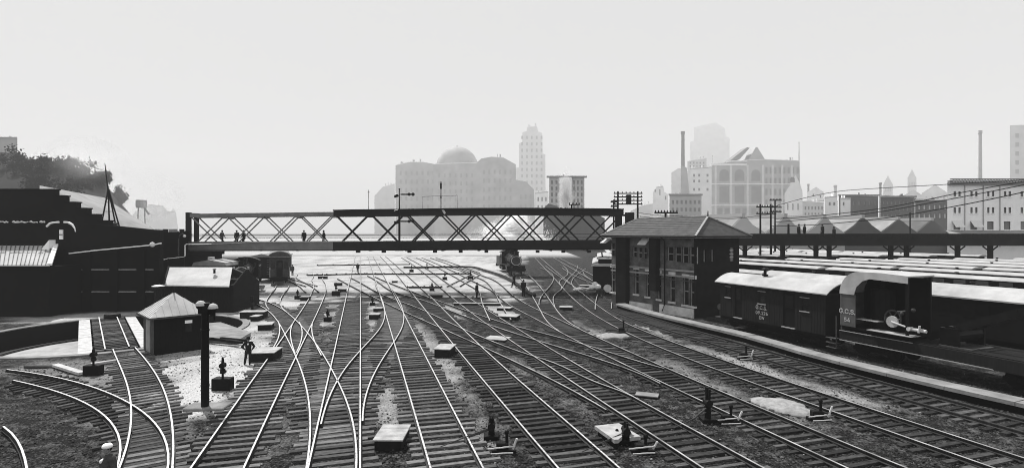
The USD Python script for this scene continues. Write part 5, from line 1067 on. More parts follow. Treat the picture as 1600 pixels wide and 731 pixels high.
# ---------------------------------------------------------------- people
def limb(pts, radii):
    out = []
    for (a, b), (ra, rb) in zip(zip(pts[:-1], pts[1:]), zip(radii[:-1], radii[1:])):
        s1 = trimesh.creation.icosphere(1, ra).vertices + a; s2 = trimesh.creation.icosphere(1, rb).vertices + b
        out.append(m3.Manifold.hull_points(np.vstack([s1, s2]).astype(np.float32)))
    return out
def person(lab, loc, rot, hgt=1.72, coat='cloth_dark', trousers='cloth_dark', pose='stand', hat='cloth_dark', shirt=None, hatkind='bowler'):
    """faces -y; one continuous body, clothes and hat as its children"""
    k = hgt / 1.72; V = lambda *p: np.array(p, float) * k
    t_ = thing('person', lab, 'person', loc, rot)
    hip, chest, neck, head = V(0, .02, .9), V(0, 0, 1.25), V(0, 0, 1.45), V(0, -.02, 1.6)
    if pose == 'walk': kn = [V(-.09, -.16, .5), V(.09, .02, .47)]; an = [V(-.09, -.24, .09), V(.09, .3, .13)]
    elif pose == 'lean': kn = [V(-.14, -.14, .52), V(.1, -.05, .5)]; an = [V(-.2, -.1, .09), V(.1, -.12, .09)]
    else: kn = [V(-.09, -.02, .5), V(.09, -.02, .5)]; an = [V(-.1, .02, .09), V(.1, .02, .09)]
    sh = [V(-.19, 0, 1.39), V(.19, 0, 1.39)]
    if pose == 'lean': el = [V(-.4, .08, 1.14), V(.36, .06, 1.13)]; ha = [V(-.2, -.06, .98), V(.24, -.08, .95)]
    elif pose == 'walk': el = [V(-.25, .1, 1.12), V(.25, -.08, 1.12)]; ha = [V(-.24, -.06, .9), V(.24, -.22, .93)]
    else: el = [V(-.25, .03, 1.12), V(.25, .03, 1.12)]; ha = [V(-.25, -.06, .87), V(.25, -.06, .87)]
    parts = limb([hip, chest], [.15 * k, .17 * k]) + limb([sh[0], sh[1]], [.09 * k] * 2) + limb([chest, neck], [.12 * k, .055 * k]) + limb([neck, head], [.055 * k, .06 * k])
    parts += [m3.Manifold.hull_points((trimesh.creation.icosphere(2, 1).vertices * V(.075, .095, .115) + head).astype(np.float32))]
    parts += limb([head + V(0, -.085, -.01), head + V(0, -.115, -.03)], [.018 * k, .014 * k]) + limb([head + V(-.075, .01, 0), head + V(.075, .01, 0)], [.022 * k] * 2)
    for i in (0, 1):
        hj = hip + V((-.09, .09)[i], 0, -.03)
        parts += limb([hj, kn[i], an[i]], [.1 * k, .07 * k, .05 * k]) + limb([an[i] + V(0, .03, -.05), an[i] + V(0, -.15, -.055)], [.045 * k, .038 * k])
        parts += limb([sh[i], el[i], ha[i]], [.065 * k, .05 * k, .036 * k])
        d = ha[i] - el[i]; d /= np.linalg.norm(d); palm = ha[i] + d * .07 * k; parts += limb([ha[i], palm], [.034 * k, .036 * k])
        for f_ in range(4): parts += limb([palm + V(0, (f_ - 1.5) * .019, 0), palm + d * .085 * k * (1, 1.1, 1.05, .85)[f_] + V(0, (f_ - 1.5) * .022 - .01, 0)], [.01 * k, .008 * k])
        parts += limb([ha[i] + d * .02 * k + V(0, -.03, 0), ha[i] + d * .07 * k + V(0, -.06, 0)], [.011 * k, .009 * k])
    body = m3.Manifold.batch_boolean(parts, m3.OpType.Add)
    b = obj('body', body, 'skin', t_, True)
    jk = limb([hip + V(0, 0, -.08), chest], [.175 * k, .195 * k]) + limb([sh[0], sh[1]], [.105 * k] * 2) + limb([chest, neck - V(0, 0, .03)], [.15 * k, .07 * k])
    for i in (0, 1): jk += limb([sh[i], el[i], ha[i] - (ha[i] - el[i]) * .12], [.085 * k, .068 * k, .05 * k])
    obj('coat', m3.Manifold.batch_boolean(jk, m3.OpType.Add), coat, b, True)
    tr = []
    for i in (0, 1): tr += limb([hip + V((-.09, .09)[i], 0, -.03), kn[i], an[i] + V(0, 0, .0)], [.12 * k, .088 * k, .07 * k])
    obj('trousers', m3.Manifold.batch_boolean(tr, m3.OpType.Add), trousers, b, True)
    obj('boot', m3.Manifold.batch_boolean(sum([limb([an[i] + V(0, .03, -.045), an[i] + V(0, -.16, -.05)], [.05 * k, .044 * k]) for i in (0, 1)], []), m3.OpType.Add), 'iron_black', b, True)
    if shirt: obj('shirt', m3.Manifold.batch_boolean(limb([chest + V(0, -.15, .08), neck + V(0, -.06, -.06)], [.055 * k, .03 * k]), m3.OpType.Add), shirt, b, True)
    hz = head + V(0, 0, .05)
    obj('hair', m3.Manifold.hull_points((trimesh.creation.icosphere(2, 1).vertices * V(.082, .09, .1) + head + V(0, .02, .025)).astype(np.float32)), 'cloth_dark', b, True)
    obj('hat', lathe([(0, .14), (.06, .13), (.095, .08), (.1, .0), (.17, -.005), (.17, .01), (.17, .012), (.1, .012)] if hatkind == 'bowler' else [(0, .1), (.09, .09), (.12, .04), (.115, 0), (.0, -.01)], 14, hz), hat, b, True)
    return t_
p = gp(388, 568); person('man in dark jacket and hat leaning with hands on hips by the pale box', p, math.radians(20), 1.38, pose='lean', shirt='cloth_white', trousers='cloth_dark')
p = gp(745, 465.5); person('dark figure standing upright alone in the far middle of the yard', p, math.radians(70), 1.62)
p = gp(818, 463); person('dark figure standing on the engine track below the locomotive', p, math.radians(20), 1.8, 'cloth_dark')
p = gp(803, 449); person('dark figure walking just left of the locomotive front', p, math.radians(-60), 1.75, pose='walk')
p = gp(457, 430); person('faint figure standing right of the lone coach end', p, 0, 1.7, 'cloth_mid', 'cloth_mid')
p = gp(559, 425.5); person('faint figure beside the vertical track in the far yard', p, 0, 1.7, 'cloth_dark', 'cloth_mid', hat='cloth_white')
pp = gp(169, 704, 1.5); person('man seen from above at the bottom left in a pale cap and pale collar', (pp[0], pp[1], 0), math.radians(-30), 1.66, 'cloth_mid', 'cloth_dark', hat='cloth_white', shirt='cloth_white', hatkind='cap')
for k, (u, pose, coat, lab) in enumerate([(347, 'walk', 'cloth_mid', 'leftmost walker on the lattice footbridge, in lighter clothes'), (370, 'stand', 'cloth_dark', 'walker on the footbridge, left one of a close pair near its left end'), (381, 'walk', 'cloth_dark', 'walker on the footbridge, right one of the close pair near its left end'),
    (475, 'stand', 'cloth_dark', 'walker on the footbridge in the fourth lattice panel'), (506, 'walk', 'cloth_dark', 'walker on the footbridge nearest the middle of its left half')]):
    person(lab, (bx_(u) * 1.022, BY + 1.4, 5.58), math.radians([80, 10, -80, 0, -85][k]), 1.7, coat, 'cloth_dark', pose)
for k, (u, pose, lab) in enumerate([(1248, 'walk', 'left one of two walkers side by side on the approach footway'), (1257, 'stand', 'right one of two walkers side by side on the approach footway'), (1285, 'walk', 'lone walker on the approach footway before the train shed gable'), (1303, 'walk', 'bent walker farthest right on the approach footway')]):
    person(lab, (bx_(u) * 1.022, BY + 1.4, 6.3 if k < 3 else 6.0), math.radians([90, 80, -90, -90][k]), 1.72, 'cloth_dark', 'cloth_dark', pose)
t_ = thing('hand_cart', 'small pale loaded cart beside the dark coach left of the tower', 'cart', gp(931, 461))
obj('tray', rbox(-.8, .8, -.4, .4, .55, .65, .02), 'timber_mid', t_); obj('sack', cat(ball((-.4, 0, .9), .36, 2, (1, .9, .8)), ball((.2, -.05, .95), .4, 2, (1, .9, .8)), ball((-.1, .1, 1.25), .33, 2, (1, .9, .8))), 'cloth_white', t_)
obj('wheel', spoked((.55, -.45, .38), .38, 8), 'iron_grey', t_); obj('wheel', spoked((.55, .45, .38), .38, 8), 'iron_grey', t_); obj('drum_lid', cyl((1.3, 0, .75), (1.3, -.15, .78), .45, n=16), 'trim_pale', t_); obj('handle', cyl((-.8, 0, .6), (-1.6, 0, .8), .04), 'timber_mid', t_)

# ---------------------------------------------------------------- locomotives
def locomotive(lab, loc, rot, plate=False):
    """front towards -y"""
    t_ = thing('steam_locomotive', lab, 'locomotive', loc, rot)
    obj('boiler', cat(cyl((0, 1.6, 2.45), (0, 7.4, 2.55), .82, .95, 20), cyl((0, 3.2, 2.46), (0, 3.3, 2.46), .88, n=20), cyl((0, 5, 2.5), (0, 5.1, 2.5), .93, n=20)), 'iron_black', t_)
    sb = obj('smokebox', cyl((0, .9, 2.45), (0, 1.65, 2.45), .86, .86, 20), 'iron_dark', t_)
    obj('smokebox_door', cat(cyl((0, .86, 2.45), (0, .9, 2.45), .66, .7, 20), cyl((0, .8, 2.45), (0, .87, 2.45), .07)), 'iron_grey' if plate else 'iron_black', sb)
    if plate: obj('door_ring', trimesh.Trimesh(*(lambda m: (np.c_[m.vertices[:, 0], m.vertices[:, 2] + .84, m.vertices[:, 1] + 2.45], m.faces))(trimesh.creation.torus(.72, .05, 24, 6))), 'trim_pale', sb)
    obj('chimney', lathe([(0, 3.2), (.3, 3.2), (.24, 3.4), (.22, 3.9), (.34, 4.15), (.36, 4.25), (.25, 4.25), (.2, 4.0), (0, 3.9)], 14, (0, 1.3, 0)), 'iron_black', t_)
    obj('headlight', cat(rbox(-.26, .26, .7, 1.2, 3.3, 3.85, .04), cyl((0, .62, 3.57), (0, .7, 3.57), .22, n=14)), 'iron_dark', t_); 
    for y_ in (3.6, 5.4): obj('dome', lathe([(0, 4.15), (.2, 4.1), (.36, 3.9), (.4, 3.2), (0, 3.2)], 14, (0, y_, 0)), 'iron_black', t_)
    cb = obj('cab', cat(box(-1.4, 1.4, 7.4, 7.5, 1.4, 3.6), box(-1.4, -1.34, 7.5, 9.3, 1.4, 2.6), box(1.34, 1.4, 7.5, 9.3, 1.4, 2.6), box(-1.4, -1.34, 7.5, 7.8, 2.6, 3.6), box(1.34, 1.4, 7.5, 7.8, 2.6, 3.6), box(-1.4, -1.34, 9.1, 9.3, 2.6, 3.6), box(1.34, 1.4, 9.1, 9.3, 2.6, 3.6)), 'iron_black', t_)
    obj('cab_roof', prism(Polygon([(-1.55, 3.55)] + [(x_, 3.62 + .4 * (1 - (x_ / 1.5) ** 2)) for x_ in np.linspace(-1.5, 1.5, 9)] + [(1.55, 3.55)]), 7.2, 9.6, 'y'), 'iron_dark', cb); obj('cab_window', cat(box(-1.15, -.85, 7.38, 7.398, 2.7, 3.3), box(.85, 1.15, 7.38, 7.398, 2.7, 3.3)), 'glass_dark', cb)
    obj('running_board', cat(box(-1.35, -.8, .9, 7.4, 1.55, 1.62), box(.8, 1.35, .9, 7.4, 1.55, 1.62)), 'iron_dark', t_)
    obj('frame', box(-.6, .6, .4, 9.3, .8, 1.6), 'iron_black', t_); obj('buffer_beam', rbox(-1.35, 1.35, .15, .4, .85, 1.25, .02), 'iron_dark', t_)
    pl = [bar((x_, -.1 - .55 * (1 - abs(x_) / 1.2), .2), (x_ * .9, .2, .95), .05, .09) for x_ in np.linspace(-1.2, 1.2, 13)]
    obj('pilot', cat(pl + [bar((-1.25, -.05, .2), (0, -.7, .2), .08, .08), bar((0, -.7, .2), (1.25, -.05, .2), .08, .08)]), 'iron_dark', t_)
    for s_ in (-1, 1):
        obj('cylinder', cat(cyl((s_ * 1.1, 1.0, 1.0), (s_ * 1.1, 2.2, 1.0), .34, n=14), box(s_ * 1.1 - .28, s_ * 1.1 + .28, 1.0, 2.2, 1.0, 1.55)), 'iron_black', t_)
        for y_ in (3.4, 5.3): obj('driving_wheel', moved(rotz(spoked((0, 0, 0), .82, 10), math.pi / 2), s_ * .78, y_, .97 + .05), 'iron_dark', t_)
        for y_ in (.9, 2.4): obj('pony_wheel', cyl((s_ * .7, y_, .5), (s_ * .82, y_, .5), .36, n=16), 'iron_black', t_)
        obj('side_rod', bar((s_ * .95, 2.2, 1.0), (s_ * .95, 5.3, .9), .06, .14), 'iron_grey', t_); obj('handrail', cyl((s_ * .95, 1.5, 2.75), (s_ * 1.02, 7.2, 2.85), .025), 'iron_grey', t_)
        obj('marker_lamp', cat(cyl((s_ * .7, .85, 3.05), (s_ * .7, .95, 3.05), .1), box(s_ * .7 - .08, s_ * .7 + .08, .85, 1.05, 2.95, 3.2)), 'trim_pale' if plate else 'iron_dark', t_)
    td = obj('tender', box(-1.4, 1.4, 10.0, 15.0, 1.1, 2.7), 'iron_black', t_); obj('coal_load', moved(ball((0, 0, 0), 1.2, 2, (1, 1.9, .5)), 0, 12, 2.7), 'iron_black', td)
    obj('tender_truck', cat([box(-.95, .95, y_ - .9, y_ + .9, .35, .9) for y_ in (11.2, 13.8)]), 'iron_black', td)
    return t_
a = gp(808, 433); lm = locomotive('black steam locomotive under the lattice bridge with a plume of white steam', (a[0], a[1] + .6, .08), math.radians(8), True); UsdGeom.Xform.Get(stage, lm).AddScaleOp().Set(Gf.Vec3f(1.08, 1.08, 1.0))
a = gp(373, 464); locomotive('locomotive with a pale ringed smokebox door behind the wooden shed', (a[0] + .2, a[1], .05), math.radians(22), True)
# lone coach end and cars behind it
a = gp(437, 446)
t_ = thing('passenger_coach', 'lone tall coach whose rounded end faces us right of the left locomotive', 'railway coach', (a[0], a[1], .1), math.radians(23.2))
obj('body', box(-1.28, 1.28, .5, 15, 1.0, 3.75), 'timber_mid', t_)
arc = [(1.42 * math.cos(q), 3.75 + .72 * math.sin(q)) for q in np.linspace(0, math.pi, 13)]
obj('roof', prism(Polygon(arc), .1, 15.3, 'y'), 'roof_light_grey', t_, 30); obj('hood_end', prism(Polygon([(x_ * .9, 3.76 + (z_ - 3.75) * .85) for x_, z_ in arc]), .06, .095, 'y'), 'timber_mid', t_)
obj('roof_band', bar((-1.3, .45, 3.72), (1.3, .45, 3.72), .08, .14), 'trim_pale', t_); w_ = obj('end_door', box(-.38, .38, .44, .497, 1.1, 3.2), 'car_paint_dark', t_); obj('door_glass', box(-.26, .26, .42, .438, 2.2, 3.0), 'glass_dark', w_)
for s_ in (-1, 1): obj('end_window', box(s_ * .8 - .24, s_ * .8 + .24, .46, .497, 2.1, 3.0), 'glass_dark', t_); obj('step_rail', cyl((s_ * 1.2, .2, .9), (s_ * 1.2, .2, 2.3), .04), 'trim_pale', t_)
obj('platform', box(-1.3, 1.3, .1, .5, .85, .99), 'iron_black', t_); obj('underframe', box(-1.0, 1.0, .5, 14.8, .5, .99), 'iron_black', t_); obj('coupler', box(-.15, .15, -.35, .1, .75, .95), 'iron_dark', t_)
for y_ in (1.8, 4.0, 11.5, 13.6): obj('wheel', cat([cyl((s_ * .75 - .06, y_, .45), (s_ * .75 + .06, y_, .45), .42, n=14) for s_ in (-1, 1)]), 'iron_black', t_)
for k in range(9): obj('side_window', box(1.27, 1.29, 1.6 + k * 1.45, 2.4 + k * 1.45, 2.1, 3.0), 'glass_dark', t_)
t_ = thing('box_car', 'dark box car between the left locomotive and the lone coach', 'railway car', (gp(404, 442)[0], gp(404, 442)[1] + 1, 0), math.radians(6))
obj('body', box(-1.5, 1.5, 0, 9, 1.0, 3.6), 'car_paint', t_); obj('roof', prism(Polygon([(-1.65, 3.58), (-1.6, 3.7), (0, 4.05), (1.6, 3.7), (1.65, 3.58)]), -.2, 9.2, 'y'), 'roof_light_grey', t_); obj('door', box(-1.53, -1.501, 3.5, 5.5, 1.1, 3.4), 'car_paint_dark', t_)
obj('underframe', cat(box(-1.1, 1.1, .1, 8.9, .5, .99)), 'iron_black', t_); obj('end_ladder', cat([box(.7, 1.2, -.06, -.01, z_, z_ + .04) for z_ in np.arange(1.1, 3.5, .35)]), 'trim_grey', t_)
for y_ in (1.6, 7.4): obj('wheel', cat([cyl((s_ * .75 - .06, y_, .42), (s_ * .75 + .06, y_, .42), .42, n=14) for s_ in (-1, 1)]), 'iron_black', t_)
t_ = thing('tank_wagon', 'pale roofed car glimpsed above the shed left of the left locomotive', 'railway car', pt(335, 420, 60) * [1, 1, 0])
obj('body', box(-2.2, 1.2, 0, 2.8, 1, 3.4), 'car_paint_dark', t_); obj('roof', prism(Polygon([(-2.4, 3.38), (-2.2, 3.75), (-.5, 4.05), (1.2, 3.75), (1.4, 3.38)]), -.2, 3.0, 'y'), 'roof_canvas', t_); obj('roof_hatch', box(-.9, -.4, .3, .8, 4.0, 4.35), 'trim_pale', t_)
obj('wheel', cat([cyl((x_, -.05, .45), (x_, .1, .45), .45) for x_ in (-1.4, .5)]), 'iron_black', t_); obj('frame', box(-2.2, 1.2, .3, 2.5, .6, .99), 'iron_black', t_)
# ---------------------------------------------------------------- train shed gables and the town behind
for k, (u, v, hw_) in enumerate([(1162, 338.5, 34), (1228, 339, 33), (1289, 340, 31), (1349, 340.5, 31), (1405, 343, 30), (1457, 344.5, 26)]):
    y = 104 + k * 3; a, b, c_ = pt(u - hw_, 364.5, y), pt(u, v, y), pt(u + hw_, 364.5, y)
    lab = ['leftmost train shed gable, partly behind the tower roof', 'train shed gable behind the pair of dark poles', 'train shed gable behind the walkers on the footway', 'train shed gable in the middle of the row right of the walkers', 'second train shed gable left of the pale building', 'low dark gable just left of the pale building'][k]
    t_ = thing('train_shed_bay', lab, 'train shed', (0, 0, 0))
    dx = -14.0
    lo = [(u - hw_, 364.5), (u - hw_ * .45, 352.5), (u - 6, v + 3.5), (u, v), (u + 6, v + 3.5), (u + hw_ * .45, 352.5), (u + hw_, 364.5)]
    P = np.array([pt(q, w, y) for q, w in lo])
    obj('gable', prism(Polygon([(p[0], p[2]) for p in P] + [(P[-1][0], 0), (P[0][0], 0)]), y, y + .4, 'y'), 'far_brick' if k > 2 else 'far_stone', t_)
    V = np.vstack([P + [0, .2, .12], P + [dx, 40, .12]]); n = len(P); f = []
    for i in range(n - 1): f += [[i, i + 1, n + i + 1], [i, n + i + 1, n + i]]
    obj('roof', trimesh.Trimesh(np.vstack([V, V - [0, 0, .25]]), f + [[a_ + 2 * n, c2 + 2 * n, b_ + 2 * n] for a_, b_, c2 in f], process=False), 'roof_light_grey' if k < 5 else 'roof_grey', t_)
    obj('ridge_vent', bar(P[3] + [0, .0, .3], P[3] + [dx, 40, .3], .8, .7), 'far_stone', t_)

def far_y(y): return float(np.interp(y, [0, 180, 300, 450, 1400], [0, 180, 420, 850, 1950]))
def building(lab, y, outline, mat, wins=(), depth=18, roof='far_dark', wmat='far_dark', name='city_building', extra=None, group=None, recess=.35, sill=True):
    """a building seen front on at distance y: outline and windows in picture coordinates; every window is an opening with glass set back"""
    y = far_y(y)
    t_ = thing(name, lab, 'building', (0, 0, 0))
    base = 0.0
    P = [(float(pt(u, v, y)[0]), float(pt(u, v, y)[2])) for u, v in outline]
    P = [(x_, base) if v >= 366 else (x_, z_) for (x_, z_), (u, v) in zip(P, outline)]
    front = Polygon(P).buffer(0); full = front; wl = []
    for w in wins:
        a, b = pt(w[0], w[3], y), pt(w[1], w[2], y); g = shapely.box(a[0], a[2], b[0], b[2])
        if len(w) > 4: g = g.union(Point((a[0] + b[0]) / 2, b[2]).buffer((b[0] - a[0]) / 2, 5))
        front = front.difference(g); wl.append((g, w))
    gs = [g for g in getattr(front, 'geoms', [front]) if g.area > .05]
    WALLS = [prism(g, y, y + 1.2, 'y') for g in gs]
    us = [u for u, v in outline]; ue = min(us) if min(us) > 800 else max(us) if max(us) < 800 else 800
    def skew(m): m.vertices[:, 0] += (m.vertices[:, 1] - y) * (ue - 800) / FPX; return m
    obj('main_block', skew(prism(full, y + 1.21, y + depth, 'y')), mat, t_)
    obj('wall', cat([skew(m) for m in WALLS]), mat, t_)
    for g, w in wl:
        wn = obj('window', prism(g.buffer(.02), y + recess, y + recess + .1, 'y'), wmat, t_)
        if sill:
            x0, z0, x1, z1 = g.bounds; obj('sill', box(x0 - .1, x1 + .1, y - .12, y - .004, z0 - .22, z0 - .02), mat, wn)
    rn = np.random.default_rng(int(abs(sum(u for u, v in outline))))
    top = sorted([(a, b) for a, b in zip(outline[:-1], outline[1:]) if b[0] - a[0] > 9 and abs(a[1] - b[1]) < 6 and a[1] < 340], key=lambda q: q[0][0] - q[1][0])
    for a, b in top[:2]:
        for k in range(3):      # chimneys and roof houses
            u = a[0] + (b[0] - a[0]) * rn.uniform(.12, .88); v = a[1] + (b[1] - a[1]) * (u - a[0]) / (b[0] - a[0]); w, h = rn.uniform(.8, 2.4), rn.uniform(1.5, 5.5)
            p = pt(u, v, y); q = (w * y / FPX, h * y / FPX); obj('roof_house', box(p[0] - q[0] / 2, p[0] + q[0] / 2, y + 1.5 + k, y + 2.3 + k, p[2] - 1.2, p[2] + q[1]), mat, t_)
        p, q = pt(a[0], a[1], y), pt(b[0], b[1], y); obj('coping', bar(p + [0, -.15, -.25], q + [0, -.15, -.25], .28, .0011 * y), 'far_white' if mat != 'far_white' else 'far_stone', t_)
    if extra: extra(t_, y)
    return t_
def grid(u0, u1, v0, v1, nu, nv, fu=.5, fv=.55, arch=False):
    out = []; du, dv = (u1 - u0) / nu, (v1 - v0) / nv
    for i in range(nu):
        for j in range(nv):
            w = (u0 + du * (i + .5 - fu / 2), u0 + du * (i + .5 + fu / 2), v0 + dv * (j + .5 - fv / 2), v0 + dv * (j + .5 + fv / 2)); out.append(w + (1,) if arch else w)
    return out
def cornice(u0, u1, v, h, mat, out=.7):
    def f(t_, y):
        a, b = pt(u0, v, y), pt(u1, v, y); obj('cornice', box(a[0] - out, b[0] + out, y - out, y - .004, a[2] - h * y / FPX, a[2]), mat, t_)
    return f
# hazy centre: great domed block, wings, the tall tower
def dome_(t_, y):
    c = pt(711, 258, y); r = 34 * y / FPX; obj('dome', lathe([(r * math.cos(a), r * math.sin(a)) for a in np.linspace(0, math.pi / 2, 14)] + [(0, 0)], 32, (c[0], y + r + .5, c[2])), 'far_stone', t_, 40)
    obj('drum', cyl((c[0], y + r + .5, c[2] - 14), (c[0], y + r + .5, c[2]), r * 1.02, n=32), 'far_stone', t_); obj('lantern', cyl((c[0], y + r, c[2] + r - 1), (c[0], y + r, c[2] + r + 2), 2.2, 1, 10), 'far_stone', t_)
Yc = 560
building('great hazy domed building rising behind the middle of the lattice bridge', Yc, [(677, 366), (677, 256), (745, 254), (752, 248), (768, 245), (786, 246), (806, 257), (806, 281), (822, 284), (834, 296), (837, 366)], 'far_stone', grid(682, 742, 268, 330, 7, 5, .3, .5) + grid(752, 802, 262, 330, 6, 5, .35, .5) + grid(810, 833, 300, 330, 3, 2, .35, .5), extra=dome_, depth=60, wmat='far_mid')
building('hazy stepped block joined to the left of the domed building', 640, [(618, 366), (618, 258), (640, 253), (660, 253), (676, 256), (692, 256), (692, 366)], 'far_stone', grid(622, 690, 264, 330, 8, 5, .35, .5), depth=40, wmat='far_mid')
building('faintest low block at the left end of the hazy skyline', 1050, [(585, 366), (585, 306), (598, 292), (617, 287), (617, 366)], 'far_stone_pale', depth=40)
building('tall pale tower fading into the haze right of the dome', 1350, [(806, 366), (806, 262), (811, 262), (811, 224), (816, 222), (816, 207), (823, 205), (823, 199), (839, 197), (841, 206), (847, 208), (848, 240), (852, 242), (853, 366)], 'far_stone_pale', grid(812, 850, 210, 330, 5, 12, .35, .5), depth=60)
building('pale low hazy block between the dome and the twin columned facade', 420, [(836, 366), (836, 302), (857, 299), (857, 366)], 'far_white', grid(838, 856, 305, 330, 3, 2, .4, .5), depth=20)
def twin(t_, y):
    cornice(856, 915, 275, 3, 'far_dark')(t_, y); a, b = pt(874, 275, y), pt(893, 330, y); obj('pale_bay', box(a[0], b[0], y - 1.2, y - .01, 0, a[2] - 1), 'far_white', t_)
building('narrow facade of two dark bays with a white middle above the bridge', 250, [(858, 366), (858, 276), (913, 276), (913, 366)], 'far_stone', grid(859, 873, 280, 328, 2, 5, .45, .6) + grid(894, 912, 280, 328, 3, 5, .45, .6), extra=twin, depth=14)
building('dark low roofs just above the bridge behind the white middled facade', 200, [(848, 366), (850, 325), (857, 318), (870, 322), (880, 330), (905, 326), (925, 331), (945, 341), (945, 366)], 'far_brick', depth=10)
# smokestack and the big hall on the right
def stack(u, v, y, w0, w1, lab, mat='far_stone'):
    y = far_y(y); p = pt(u, v, y); t_ = thing('smokestack', lab, 'chimney', (p[0], y, 0)); obj('shaft', cyl((0, 0, 0), (0, 0, p[2]), w0 * y / FPX / 2, w1 * y / FPX / 2, 16), mat, t_); obj('rim', cyl((0, 0, p[2] - .02 * p[2]), (0, 0, p[2] + .3), w1 * y / FPX / 2 * 1.25, n=16), mat, t_)
stack(1067, 206, 430, 8, 5, 'tall dark smokestack left of the great arched hall', 'far_dark')
stack(1248.5, 222, 600, 5, 1, 'slender church spire at the right end of the great hall')
stack(1531, 205, 260, 6.5, 5, 'faint tall smokestack behind the pale building at the right', 'far_stone_pale')
stack(1305, 290, 330, 5.5, 4.5, 'short round chimney left of the dark brick row', 'far_stone_pale')
stack(1375.5, 286, 300, 4, 3.5, 'dark chimney above the brick row in the right skyline')
stack(1263, 288, 380, 3.5, 3, 'thin stub chimney right of the great hall')
stack(1113.5, 243, 520, 3, .4, 'pointed turret between the white tower block and the great hall')
def hall_roof(t_, y):
    for pts, m_ in (([(1142, 250), (1168, 230), (1172, 231), (1156, 249)], 'far_dark'), ([(1170, 250), (1181.5, 230), (1184, 230), (1196, 249)], 'far_stone')):
        obj('roof', prism(Polygon([(float(pt(u, v, y)[0]), float(pt(u, v, y)[2])) for u, v in pts]), y + 1.3, y + 26, 'y'), m_, t_)
    cornice(1112, 1165, 256, 3, 'far_white', 1.2)(t_, y); cornice(1136, 1166, 251, 2, 'far_white', 1.2)(t_, y)
    for v in (287, 320): a, b = pt(1112, v, y), pt(1250, v, y); obj('string_course', box(a[0], b[0], y - .9, y - .01, a[2] - 1.4, a[2]), 'far_white', t_)
    for u in (1118, 1142, 1168, 1192, 1207, 1222, 1237): a, b = pt(u - 1.6, 256, y), pt(u + 1.6, 345, y); obj('pilaster', box(a[0], b[0], y - .6, y - .005, b[2], a[2] - 2), 'far_stone_pale', t_)
aw = [(1124, 1139, 272, 283, 1), (1148, 1163, 272, 283, 1), (1174, 1188, 272, 283, 1)] + [(u, u + 15, 291, 317) for u in (1124, 1148, 1174)] + [(u, u + 8, 325, 342) for u in (1121, 1132, 1149, 1160, 1174, 1184)] + grid(1194, 1250, 258, 342, 8, 5, .5, .6)
building('great pale hall with tall arched windows on the right skyline', 470, [(1112, 366), (1112, 256), (1136, 254), (1165, 250), (1196, 249), (1249, 251), (1250, 366)], 'far_stone', aw, extra=hall_roof, depth=50)
building('white block with small square windows between the smokestack and the great hall', 430, [(1078, 366), (1078, 264), (1112, 261), (1112, 366)], 'far_white', [(u, u + 3, v, v + 4) for u in (1083, 1091, 1104) for v in (272, 281, 294)], depth=20)
building('faint ghostly tower block rising behind the great hall', 2100, [(1078, 366), (1078, 222), (1084, 220), (1084, 199), (1118, 192), (1132, 200), (1134, 214), (1140, 216), (1140, 366)], 'far_white', depth=40)
building('hazy block standing behind the white block with square windows', 620, [(1074, 366), (1074, 252), (1104, 247), (1104, 366)], 'far_stone_pale', grid(1076, 1102, 252, 262, 5, 2, .4, .5), depth=20)
building('dark base block around the foot of the tall smokestack', 420, [(1064, 366), (1064, 258), (1073, 262), (1077, 300), (1077, 366)], 'far_stone', depth=10)
building('grey flat roofed warehouse below the tall smokestack', 300, [(1046, 366), (1046, 303), (1096, 305), (1096, 366)], 'far_stone', grid(1048, 1096, 310, 345, 7, 3, .5, .5), depth=14, extra=cornice(1046, 1096, 303, 2.5, 'far_dark'))
building('small pale blocks left of the grey warehouse', 520, [(1020, 366), (1020, 301), (1026, 292), (1037, 292), (1038, 300), (1044, 303), (1044, 366)], 'far_white', [(1023, 1025, 296, 300), (1030, 1032, 296, 305), (1039, 1041, 306, 312)], depth=14)
building('faint thin tower behind the pale blocks left of the warehouse', 800, [(1049, 366), (1049, 270), (1060, 263), (1066, 263), (1066, 366)], 'far_stone_pale', depth=14)
building('low hazy row between the bridge end and the pale blocks', 600, [(985, 366), (985, 330), (1000, 322), (1020, 318), (1020, 366)], 'far_stone_pale', depth=14)
building('pale church front with a round window right of the great hall', 360, [(1226, 366), (1226, 302), (1236, 287), (1243, 273), (1250, 287), (1254, 300), (1254, 366)], 'far_white', [(1235, 1242, 280, 285, 1), (1230, 1232, 318, 328), (1238, 1240, 318, 328), (1246, 1248, 318, 328)], depth=14)
building('grey warehouse behind the walkers with rows of small windows', 330, [(1254, 366), (1254, 314), (1287, 316), (1287, 366)], 'far_stone_pale', grid(1256, 1287, 320, 340, 6, 2, .45, .5), depth=14)
building('white gabled house against the warehouse behind the walkers', 340, [(1260, 314), (1262, 300), (1275, 292), (1287, 300), (1288, 314)], 'far_white', [(1270, 1272, 303, 307), (1281, 1283, 305, 309)], depth=8)
building('pale narrow house just left of the dark brick row', 300, [(1289, 366), (1289, 308), (1309, 306), (1309, 366)], 'far_white', [(1295, 1298, 316, 321), (1302, 1305, 316, 321)], depth=10)
building('dark brick row of flats with a white window in the right skyline', 240, [(1311, 366), (1311, 304), (1372, 306), (1372, 366)], 'far_brick', grid(1330, 1372, 310, 338, 5, 2, .4, .5), depth=14, extra=cornice(1311, 1372, 304, 2, 'far_dark'))
building('white fronted house between two dark brick rows', 236, [(1313, 366), (1313, 309), (1329, 309), (1329, 366)], 'far_white', [(1317, 1319.5, 316, 321)], depth=3)
building('brick row of flats with regular windows left of the pale building', 230, [(1376, 366), (1376, 305), (1429, 308), (1429, 366)], 'brick_mid', grid(1378, 1428, 312, 342, 8, 3, .4, .5), depth=14, extra=cornice(1376, 1429, 306, 2.5, 'far_dark'))
